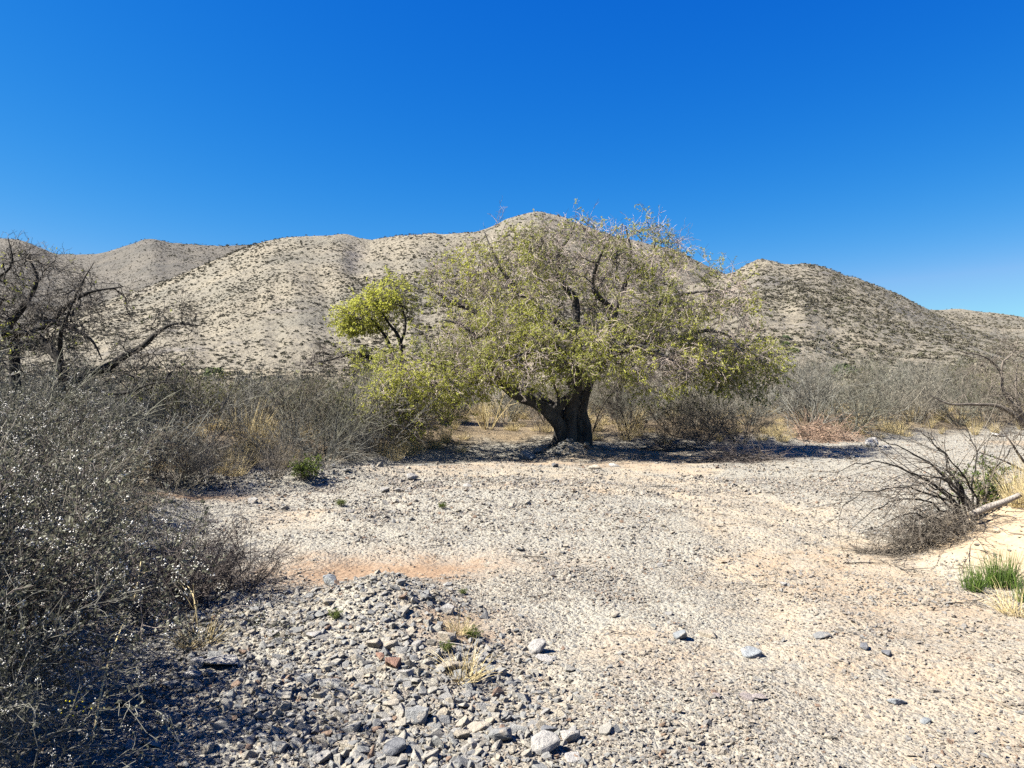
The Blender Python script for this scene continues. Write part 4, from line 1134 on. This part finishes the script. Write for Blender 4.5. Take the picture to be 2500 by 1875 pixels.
JUNIPER = scrub_mat('juniper_green', [(0, (.05, .075, .03)), (1, (.08, .10, .035))])
clumps = [mesh_from('hill_shrub', *(lambda c: (c[0], [c[1]]))(clump(200 + k)), SCRUB, dict(tint=clump(200 + k)[2])) for k in range(5)]

def instance_group():
    g = bpy.data.node_groups.new('instances', 'GeometryNodeTree')
    g.interface.new_socket('Geometry', in_out='INPUT', socket_type='NodeSocketGeometry')
    g.interface.new_socket('Source', in_out='INPUT', socket_type='NodeSocketCollection')
    g.interface.new_socket('Geometry', in_out='OUTPUT', socket_type='NodeSocketGeometry')
    n = g.nodes
    gi, go = n.new('NodeGroupInput'), n.new('NodeGroupOutput')
    ci = n.new('GeometryNodeCollectionInfo'); ci.inputs['Separate Children'].default_value = True; ci.inputs['Reset Children'].default_value = True
    ip = n.new('GeometryNodeInstanceOnPoints'); ip.inputs['Pick Instance'].default_value = True
    def named(nm, ty):
        a = n.new('GeometryNodeInputNamedAttribute'); a.data_type = ty; a.inputs[0].default_value = nm; return a.outputs[0]
    e2r = n.new('FunctionNodeEulerToRotation')
    L = g.links.new
    L(gi.outputs[0], ip.inputs['Points']); L(gi.outputs[1], ci.inputs[0]); L(ci.outputs[0], ip.inputs['Instance'])
    L(named('pick', 'INT'), ip.inputs['Instance Index']); L(named('rot', 'FLOAT_VECTOR'), e2r.inputs[0]); L(e2r.outputs[0], ip.inputs['Rotation'])
    L(named('scl', 'FLOAT_VECTOR'), ip.inputs['Scale']); L(ip.outputs[0], go.inputs[0])
    return g
IG = instance_group()
def source(name, meshes):
    c = bpy.data.collections.new(name)
    for k, me in enumerate(meshes):
        c.objects.link(bpy.data.objects.new('%s_%02d' % (name, k), me))
    return c
def scatter(name, pts, rot, scl, src, n_src, label, cat, seed=0):
    me = bpy.data.meshes.new(name)
    n = len(pts); me.vertices.add(n); me.vertices.foreach_set('co', np.ascontiguousarray(pts, np.float32).ravel())
    for nm, ty, v in (('rot', 'FLOAT_VECTOR', rot), ('scl', 'FLOAT_VECTOR', scl)):
        a = me.attributes.new(nm, ty, 'POINT'); a.data.foreach_set('vector', np.ascontiguousarray(v, np.float32).ravel())
    a = me.attributes.new('pick', 'INT', 'POINT'); a.data.foreach_set('value', np.random.default_rng(seed).integers(0, n_src, n).astype(np.int32))
    me.update()
    o = obj(name, me); md = o.modifiers.new('instances', 'NODES'); md.node_group = IG
    md[[s.identifier for s in IG.interface.items_tree if s.name == 'Source'][0]] = src
    return tag(o, label, cat, None, 'stuff')

r = np.random.default_rng(303)
def sample_land(n, y0, y1, power):
    y = y0 + (y1 - y0) * r.uniform(0, 1, n) ** power
    u = r.uniform(-.78, .78, n); return u * y, y
xs, ys = [], []
for n, y0, y1, pw in [(9000, 60, 150, .7), (48000, 120, 300, .75), (40000, 200, 420, .8), (20000, 330, 640, .8)]:
    a, b_ = sample_land(n, y0, y1, pw); xs.append(a); ys.append(b_)
xs, ys = np.concatenate(xs), np.concatenate(ys)
u_ = r.uniform(-.8, -.3, 9000); y_ = 300 + 330 * r.uniform(0, 1, 9000) ** .8
xs, ys = np.concatenate([xs, u_ * y_]), np.concatenate([ys, y_])
dens = fbm(xs * .03, ys * .03, octs=3, seed=5)
k = r.uniform(0, 1, len(xs)) < .66 + .34 * dens + .25 * fbm(xs / ys * 15, ys * .004, octs=2, seed=8)
xs, ys = xs[k], ys[k]
zs = land_height(xs, ys)
# keep what the photograph's side of the hills shows
e1 = (zs - EYE) / ys
up = land_height(xs * .93, ys * .93)
vis = e1 > (up - EYE) / (ys * .93) - .004
xs, ys, zs = xs[vis], ys[vis], zs[vis]
size = .15 + .48 * r.uniform(0, 1, len(xs)) ** 3.0 + (r.uniform(0, 1, len(xs)) < .02) * .35
size = size * np.where(ys > 330, 1.25, 1.0) * (1 + .3 * fbm(xs * .012, ys * .012, octs=2, seed=18))
order = np.argsort(-(size / ys))
big = order[:230]; rest = order[230:]
for q, i in enumerate(big):
    o = obj('hill_shrub', clumps[q % 5], None, (xs[i], ys[i], zs[i]), r.uniform(0, 6.28), (size[i] * 1.15, size[i] * 1.15, size[i]))
    tag(o, 'dark rounded scrub bush dotting the lower hillside', 'shrub', 'scrub bushes on the lower slopes')
rot = np.zeros((len(rest), 3)); rot[:, 2] = r.uniform(0, 6.28, len(rest))
sc = size[rest][:, None] * r.uniform(.85, 1.25, (len(rest), 3))
scatter('hillside_scrub', np.stack([xs[rest], ys[rest], zs[rest]], -1), rot, sc, source('scrub', clumps), 5, 'countless small dark shrubs speckling the dry hills', 'scrub', 4)
# greener single bushes that stand out
def green_bush(u, v, w, label, y0, seed, cat='bush'):
    ysr = np.arange(y0, 420, .5); xr = (u - 1250) / FPX * ysr
    zr = EYE - (v - 937.5) / FPX * ysr; g = land_height(xr, ysr)
    h = np.nonzero(zr <= g)[0]; i = h[0] if len(h) else 0
    s = w / FPX * ysr[i] * .5
    V, F, T = clump(seed, 420, .75)
    rs = np.random.default_rng(seed); vv = unit(rs.normal(size=(420, 3))) * (rs.uniform(.5, 1, 420) ** .5)[:, None]; vv[:, 2] = np.abs(vv[:, 2]) * .8
    V, F, T = leaves(vv * .9, unit(vv + .6 * rs.normal(size=vv.shape)), rs.uniform(.12, .28, 420), rs.uniform(.25, .4, 420), rs, rs.uniform(0, 1, 420), 0)
    o = obj('juniper_bush', mesh_from('juniper_bush', V, [F], JUNIPER, dict(tint=T)), None, (xr[i], ysr[i], float(g[i])), 0, (s, s, s))
    tag(o, label, cat)
green_bush(522, 920, 58, 'dark green bush standing out at the foot of the hills left of centre', 45, 1)
green_bush(447, 918, 36, 'smaller dark green bush beside the crooked mesquite limb tip', 45, 2)
green_bush(1917, 828, 26, 'uppermost of three green bushes in a row on the right slope', 60, 3)
green_bush(1918, 842, 22, 'middle of three green bushes in a row on the right slope', 60, 4)
green_bush(1938, 861, 30, 'lowest of three green bushes in a row on the right slope', 60, 5)
green_bush(2060, 915, 70, 'yellow-green bush at the top of the right thicket', 40, 6)
green_bush(1990, 712 + 50, 12, 'small round dark bush high on the right hill', 60, 8)

# short dry grass and fallen straw over the banks
xg = r.uniform(-16, 22, 9000); yg = r.uniform(8.5, 33, 9000)
dg = signed_dist(xg, yg, LEFT_BANK); ng = fbm(xg * .6, yg * .6, octs=2, seed=51)
kg = (dg > .35) & (np.abs(xg / yg) < .75) & (r.uniform(0, 1, len(xg)) < np.clip(.20 + .45 * ng, 0.04, 1))
xg, yg = xg[kg], yg[kg]
rg = np.zeros((len(xg), 3)); rg[:, 2] = r.uniform(0, 6.28, len(xg))
scatter('dry_grass', np.stack([xg, yg, terrain(xg, yg)], -1), rg, np.repeat(r.uniform(.25, .95, (len(xg), 1)), 3, 1), source('grass_kinds', DRY), 3, 'short straw-coloured grass scattered over the banks', 'grass', 6)

# fallen twigs on the banks, under the trees and on the sand
tw_kinds = []
for k in range(4):
    P_ = grow(np.array([[-.12, 0, 0.0]]), np.array([[1, .1, 0]]), np.array([.26]), 7, .22, 0, r); P_[..., 2] *= .25
    S_, T_ = sprout(P_, taper([.0035], [.0015], 7), 4, r, (.2, .9), (.4, 1.0), (.04, .12), 4, .2, 0, .7, .0012, .003); S_[..., 2] *= .3
    tw_kinds.append(Bag().tubes(P_, taper([.0035], [.0015], 7), 4, k).tubes(S_, T_, 3, k).mesh('twig', TWIG_BROWN))
xt = np.concatenate([r.uniform(-15, 20, 7000), 4.6 + r.normal(0, .9, 420), 2.2 + r.normal(0, 2.6, 700), r.uniform(-3, 4, 160)]); yt = np.concatenate([r.uniform(8, 30, 7000), 6.9 + r.normal(0, 1.0, 420), 17.2 + r.normal(0, 1.4, 700), r.uniform(4, 16, 160)])
d1 = signed_dist(xt, yt, LEFT_BANK); d2 = signed_dist(xt, yt, RIGHT_BANK)
kt = (np.abs(xt / yt) < .75) & (yt > 2.8) & ((d1 > .2) | (d2 > -.3) | (np.arange(len(xt)) >= 7420)) & ((np.arange(len(xt)) >= 7000) | (r.uniform(0, 1, len(xt)) < .3))
xt, yt = xt[kt], yt[kt]
rt_ = np.zeros((len(xt), 3)); rt_[:, 2] = r.uniform(0, 6.28, len(xt))
scatter('twig_litter', np.stack([xt, yt, terrain(xt, yt) + .012], -1), rt_, np.repeat(r.uniform(.35, 1.3, (len(xt), 1)), 3, 1), source('twig_kinds', tw_kinds), 4, 'small fallen twigs littering the banks and the sand', 'twigs', 16)

# ------------------------------------------------------------------ rocks
def hull(rng, n, flat=(1, 1, .6), bevel=0.0, jag=.35):
    bm = bmesh.new()
    v = unit(rng.normal(size=(n, 3))) * rng.uniform(1 - jag, 1, (n, 1)) * np.array(flat)
    for p in v: bm.verts.new(p)
    res = bmesh.ops.convex_hull(bm, input=bm.verts)
    bmesh.ops.delete(bm, geom=[g for g in res['geom_interior'] if isinstance(g, bmesh.types.BMVert)], context='VERTS')
    bmesh.ops.dissolve_limit(bm, angle_limit=.18, verts=bm.verts, edges=bm.edges)
    if bevel: bmesh.ops.bevel(bm, geom=list(bm.edges), offset=bevel, segments=1, affect='EDGES')
    return bm
def rock_mesh(name, rng, n, flat, bevel, mat, jag=.35, sub=0, rough=0.0):
    bm = hull(rng, n, flat, bevel, jag)
    if sub:
        bmesh.ops.triangulate(bm, faces=bm.faces)
        bmesh.ops.subdivide_edges(bm, edges=bm.edges, cuts=sub, use_grid_fill=True)
        bm.verts.ensure_lookup_table()
        c = np.array([v.co for v in bm.verts]); s0 = rng.uniform(0, 50)
        d = fbm(c[:, 0] * 2.2 + s0, c[:, 1] * 2.2, c[:, 2] * 2.2, octs=3, seed=9) * rough
        for v, dd in zip(bm.verts, d): v.co *= 1 + dd
    me = bpy.data.meshes.new(name); bm.to_mesh(me); bm.free(); me.materials.append(mat)
    return me
rr = np.random.default_rng(404)
FLATS = [(1, .8, .55), (1, .7, .45), (1, .9, .7), (1, .75, .35), (1, .85, .6), (1, .65, .5)]
GRAVELS = [rock_mesh('pebble', rr, 11, FLATS[k % 6], 0, GRAVEL) for k in range(8)]
COBBLES = [rock_mesh('cobble', rr, 11, FLATS[k % 6], .035, ROCK, .42) for k in range(14)]
HEROES = [rock_mesh('rock', rr, 14, FLATS[k % 6], .05, ROCK, .32, 2, .05) for k in range(10)]

# single rocks one can point to: photo position, width in photo pixels, flatness, label
SINGLE = [
    (1830, 1600, 57, 3, 'pale blue-grey slab alone on the fine gravel'), (1661, 1560, 35, 2, 'rounded cream rock left of the blue-grey slab'), (1728, 1555, 44, 1, 'flat tan rock between the cream rock and the slab'),
    (2188, 1718, 42, 1, 'blue-grey wedge rock at right of the gravel flat'), (1822, 1705, 42, 3, 'flat pinkish rock below the slab'), (1852, 1707, 34, 1, 'grey pointed rock touching the flat pinkish rock'),
    (1748, 1703, 24, 4, 'small grey rock left of the flat pinkish rock'), (1768, 1835, 22, 4, 'small white rock near the bottom edge'), (1774, 1862, 22, 2, 'blue-grey stone below the small white rock at the bottom edge'),
    (2163, 1600, 26, 4, 'white rock right of a dark-sided stone'), (2111, 1585, 24, 2, 'dark-sided stone on the right gravel'), (2280, 1689, 30, 1, 'tan shard of rock on the right gravel'), (2029, 1803, 30, 1, 'thin tan shard near the bottom right'),
    (2007, 1557, 44, 3, 'flat grey slabs sunk in gravel right of the slab'), (1912, 1431, 20, 4, 'white stone on the bare gravel track'), (1611, 1384, 18, 4, 'white pebble-sized rock mid gravel'), (1502, 1506, 22, 2, 'pale stone left of the cream rock'),
    (2260, 1764, 30, 3, 'flat blue-grey stone low on the right gravel'),
    (814, 1428, 62, 1, 'long blue-grey wedge rock at the back of the cobble heap'), (1094, 1497, 40, 4, 'pale rock right of the cobble heap'), (1092, 1566, 46, 2, 'cream rock with a weed in front, heap edge'),
    (1098, 1636, 70, 3, 'broad flat tan rock below the cream rock'), (1312, 1592, 47, 2, 'rounded white rock right of the cobble bar'), (1328, 1613, 38, 1, 'blue-grey rock under the rounded white rock'),
    (911, 1580, 40, 4, 'cream angular rock on the cobble bar'), (954, 1583, 38, 2, 'grey angular rock beside the cream angular one'), (925, 1607, 30, 1, 'reddish rock among the grey cobbles'), (958, 1628, 46, 4, 'pale rock below the reddish rock'),
    (1019, 1581, 30, 2, 'small rounded pale rock in the middle of the bar'), (990, 1652, 38, 4, 'grey-white rock left of the grass tuft'), (1021, 1758, 66, 4, 'large grey angular block in the foreground cobbles'),
    (936, 1766, 38, 1, 'upright pale shard left of the large grey block'), (958, 1730, 40, 2, 'brownish grey rock above the pale shard'), (1227, 1806, 66, 0, 'large greenish grey rock at bottom centre'), (1330, 1836, 72, 2, 'big pale grey block at the bottom edge'),
    (1393, 1811, 50, 2, 'rounded white rock right of the big pale block'), (1340, 1785, 46, 1, 'dark grey rock behind the big pale block'), (1165, 1783, 62, 3, 'long flat tan rock behind the greenish grey one'),
    (964, 1842, 60, 2, 'big dark blue-grey boulder cut by the bottom edge'), (1129, 1803, 38, 2, 'rounded tan rock left of the greenish grey one'), (746, 1669, 46, 4, 'grey pyramid rock in the left cobbles'), (834, 1707, 34, 3, 'flat cream rock in the left cobbles'),
    (685, 1835, 46, 4, 'grey rock in the bush shade near the bottom edge'), (787, 1862, 46, 2, 'pale rock in the shade at the bottom edge'), (765, 1563, 42, 4, 'white pyramid rock on the cobble slope'), (667, 1552, 30, 2, 'pale rock on the upper cobble slope'),
    (1401, 1856, 46, 3, 'flat white rock at the bottom edge right of the cobbles'), (537, 1627, 78, 1, 'long pale boulder at the edge of the bush shade'), (484, 1628, 42, 4, 'rock touching the left end of the long pale boulder'),
    (468, 1653, 46, 3, 'flat rock below the long pale boulder'), (411, 1760, 58, 3, 'flat grey rock in deep shade of the corner shrub'), (303, 1722, 42, 2, 'dark rock under the corner shrub'), (460, 1442, 36, 2, 'blue-shaded rock under the dark thorn bush'),
    (505, 1448, 30, 4, 'blue-shaded rock right under the dark thorn bush'),
    (1005, 1172, 30, 2, 'pale boulder on the gravel bar by the thicket'), (619, 1228, 28, 4, 'pale rock at the end of the orange soil by the thicket'), (844, 1149, 24, 3, 'flat pale rock right of the green bush'), (940, 1202, 24, 2, 'pale rock low on the thicket gravel bar'),
    (975, 1203, 22, 2, 'grey rock beside the low pale rock of the thicket bar'), (1141, 1189, 24, 3, 'flat pale rock on open gravel below the bank'), (857, 1252, 20, 4, 'pale rock below the tiny green weed'),
    (1284, 1121, 46, 0, 'blue-grey boulder just left of the root mound'), (1312, 1106, 22, 2, 'brown rock behind the blue-grey boulder at the roots'), (1362, 1112, 20, 4, 'upright grey rock at the foot of the trunk'),
    (1392, 1098, 18, 2, 'white rock wedged at the trunk foot'), (1355, 1140, 18, 2, 'pale rock in the dark face of the root mound'), (1452, 1146, 30, 1, 'tan rock right of the root mound'), (1500, 1140, 28, 3, 'flat pale rocks in the crown shadow edge'),
    (2130, 1090, 36, 2, 'bright white boulder at the foot of the right thicket'), (2165, 1093, 22, 3, 'white rock right of the bright boulder'), (2440, 1066, 34, 3, 'white gravel lump at the right edge by the grass stems'),
    (1695, 1000, 44, 2, 'white rock outcrop seen below the right crown'), (1670, 1010, 30, 4, 'smaller white rock beside the outcrop below the crown'), (1815, 995, 36, 3, 'far white rock behind the right thicket'), (1575, 1032, 14, 2, 'small white rock behind the upright dark shrub'),
]
def one_rock(name, c): return rock_mat(name, [(0.0, tuple(v * .72 for v in c)), (0.5, tuple(v * .64 for v in c))])
ROCK_KINDS = [(('red',), one_rock('red_rock', (0.264, 0.160, 0.120))), (('dark',), one_rock('dark_rock', (0.152, 0.160, 0.176))), (('white',), one_rock('white_rock', (0.368, 0.360, 0.344))), (('blue',), one_rock('blue_rock', (0.264, 0.288, 0.304))),
              (('cream', 'tan', 'brown'), one_rock('cream_rock', (0.360, 0.328, 0.272))), (('pink',), one_rock('pink_rock', (0.336, 0.296, 0.280))), (('pale',), one_rock('pale_rock', (0.344, 0.336, 0.320))), (('grey',), one_rock('grey_rock', (0.248, 0.256, 0.256)))]
TAKEN = []
for q, (u, v, w, fl, lb) in enumerate(SINGLE):
    x, y, z = pix(u, v)
    s = w / FPX * y * .72
    me = [m_ for k, m_ in enumerate(HEROES) if k % 6 == fl][q % max(1, len([1 for k in range(10) if k % 6 == fl]))]
    o = obj('rock', me, None, (x, y, z + s * (.16 if fl in (1, 3) else .28)))
    o.rotation_euler = (rr.normal(0, .18), rr.normal(0, .18), rr.uniform(-.5, .5) + (math.pi if rr.uniform() < .5 else 0)); o.scale = (s, s, s)
    for words, mt in ROCK_KINDS:
        if any(w_ in lb for w_ in words):
            o.material_slots[0].link = 'OBJECT'; o.material_slots[0].material = mt; break
    tag(o, lb, 'rock', 'larger rocks on the wash'); TAKEN.append((x, y, s * .8))
for q in range(30):
    x, y = 1.25 + rr.normal(0, .5), 16.62 + rr.normal(0, .22); s = rr.uniform(.04, .11)
    o = obj('rock', HEROES[q % 10], None, (x, y, float(terrain(x, y)) + s * .25)); o.rotation_euler = (rr.normal(0, .4), rr.normal(0, .4), rr.uniform(0, 6.28)); o.scale = (s, s, s)
    tag(o, 'rough pale rock piled on the root mound at the foot of the trunk', 'rock', 'rocks of the root mound'); TAKEN.append((x, y, s * .8))
TAKEN = np.array(TAKEN)

# cobbles and gravel: one size field, the largest as single stones
def zone(x, y):
    """0 fine gravel .. 1 cobbles"""
    bar = np.clip(1.3 * gauss(x, y, -1.0, 4.6, 1.05, 1.05, .3) + 1.2 * gauss(x, y, -.5, 3.5, .75, .8) + .9 * gauss(x, y, -1.7, 5.2, .8, .5), 0, 1)
    bank = np.clip(gauss(x, y, -3.0, 12.6, 2.4, .75, .55) + .7 * gauss(x, y, -4.6, 10.9, 1.2, .5, .2), 0, 1)
    mid = .45 * np.clip(gauss(x, y, -1.2, 9.2, 2.0, 1.2, .2) + gauss(x, y, .2, 7.3, .8, 1.0), 0, 1)
    root_ = np.clip(gauss(x, y, 1.3, 16.9, .9, .7) + .5 * gauss(x, y, -.2, 16.6, 1.5, .6), 0, 1)
    wht = .5 * gauss(x, y, 9, 19.5, 4, 1.2, .3)
    return np.clip(np.maximum.reduce([bar, bank, mid, root_, wht]) + .15 * fbm(x * 1.7, y * 1.7, octs=2, seed=15), 0, 1)
def bare(x, y):
    """1 where sand, red soil or litter shows instead of stones"""
    n_ = fbm(x * 1.3, y * 1.3, octs=4, seed=31); n2_ = fbm(x * .35, y * .35, octs=3, seed=37)
    d1 = signed_dist(x, y, LEFT_BANK); d2 = signed_dist(x, y, RIGHT_BANK)
    v = np.maximum(smooth(.2, 1.2, d1 + .5 * n_) * .8, smooth(0, .35, d2 + .15 * n_) * .93)
    v = np.maximum(v, np.clip(1.2 * gauss(x, y, -1.0, 6.4, 1.1, .5, .12), 0, .93))
    v = np.maximum(v, np.clip(gauss(x, y, -4.4, 10.3, .9, .28, .2), 0, .9))
    v = np.maximum(v, .8 * gauss(x, y, -.35, 4.75, .3, .4))
    v = np.maximum(v, .75 * track(x, y))
    return np.maximum(v, .5 * smooth(.1, .7, n2_ + .3 * n_) * smooth(3.5, 6, y))
r = np.random.default_rng(505)
def stones(n, y0, y1, pw):
    y = y0 + (y1 - y0) * r.uniform(0, 1, n) ** pw
    x = r.uniform(-.72, .72, n) * y
    return x, y
# cobbles
x, y = stones(110000, 2.7, 24, 1.6)
zf = zone(x, y)
k = r.uniform(0, 1, len(x)) < zf ** 1.6 * np.clip(5.5 / y, .25, 1.2) * (1 - bare(x, y))
x, y, zf = x[k], y[k], zf[k]
s = np.clip(.0145 * np.exp(.6 * r.normal(size=len(x))) * (.7 + .6 * zf), .006, .06) * np.where(y > 9, 1.6, 1.0)
far_ = np.min((x[:, None] - TAKEN[None, :, 0]) ** 2 + (y[:, None] - TAKEN[None, :, 1]) ** 2 - (TAKEN[None, :, 2] * .9) ** 2, axis=1) > 0
x, y, zf, s = x[far_], y[far_], zf[far_], s[far_]
z = terrain(x, y) + s * .14
rot = np.stack([r.normal(0, .45, len(x)), r.normal(0, .45, len(x)), r.uniform(0, 6.28, len(x))], -1)
inview = (np.abs(x / y) < .68) & ((EYE - z) / y < .51)
app = np.where(inview, s / y, 0)
order = np.argsort(-app); big, rest = order[:230], order[230:]
for q, i in enumerate(big):
    o = obj('cobble', COBBLES[q % 14], None, (x[i], y[i], z[i])); o.rotation_euler = rot[i]; o.scale = (s[i],) * 3
    if y[i] > 9: lb, gp = 'loose pale cobble on the far gravel bars before the trees', 'cobbles of the far bars'
    elif y[i] > 5.0: lb, gp = 'loose angular cobble on the back slope of the cobble heap', 'cobbles of the heap'
    elif x[i] < -1.15: lb, gp = 'loose cobble in the shrub shade of the left foreground', 'cobbles in the shade'
    else: lb, gp = 'loose grey cobble of the foreground cobble bar', 'cobbles of the foreground bar'
    tag(o, lb, 'cobble', gp)
scatter('cobbles', np.stack([x, y, z], -1)[rest], rot[rest], np.repeat(s[rest][:, None], 3, 1), source('cobble_kinds', COBBLES), 14, 'small loose grey cobbles heaped along the bars of the wash', 'cobbles', 9)
# gravel
parts = [stones(75000, 2.6, 6.5, 1.25), stones(80000, 5.5, 13, 1.3), stones(60000, 11, 27, 1.3)]
x = np.concatenate([p[0] for p in parts]); y = np.concatenate([p[1] for p in parts])
bz_f = bare(x, y)
k = r.uniform(0, 1, len(x)) < (1 - bz_f) * .95 + .03
x, y = x[k], y[k]
patch = fbm(x * 2.6, y * 1.6, octs=3, seed=91)
s = (.0045 + .008 * r.uniform(0, 1, len(x)) ** 1.6 + .020 * r.uniform(0, 1, len(x)) ** 7) * (1 + .35 * patch) * np.clip(y / 7.0, .8, 1.7)
z = terrain(x, y) + s * .28
rot = np.stack([r.normal(0, .4, len(x)), r.normal(0, .4, len(x)), r.uniform(0, 6.28, len(x))], -1)
scatter('gravel', np.stack([x, y, z], -1), rot, s[:, None] * r.uniform(.75, 1.25, (len(x), 3)), source('pebble_kinds', GRAVELS), 8, 'pale angular gravel covering the bed of the dry wash', 'gravel', 10)
# small sticks lying on the gravel
for q, (u, v, a, L, lb) in enumerate([(2340, 1478, .1, .11, 'short dark stick on the gravel below the rushes'), (2110, 1378, .0, .16, 'thin twig on the gravel beside the debris heap'), (1935, 1188, .3, .2, 'dark twig alone on the pale gravel track'),
                                      (1610, 1190, .1, .3, 'dark twig on the gravel before the crown shadow'), (1060, 1572, -.3, .22, 'grey stick lying across the cobble heap edge'), (2045, 1312, .1, .1, 'short twig on the bare sandy track')]):
    x0, y0, z0 = pix(u, v)
    pts = [[-L * math.cos(a), -L * math.sin(a), .008, .005], [0, .01, .014, .0045], [L * .6 * math.cos(a), L * .6 * math.sin(a) + .01, .01, .004], [L * math.cos(a), L * math.sin(a), .012, .002]]
    qn = polyline(pts, 8)
    o = obj('stick', Bag().tubes(qn[None, :, :3], qn[None, :, 3], 5, q).mesh('stick', BARK_DARK if q != 4 else DEADWOOD), None, (x0, y0, z0)); tag(o, lb, 'stick')
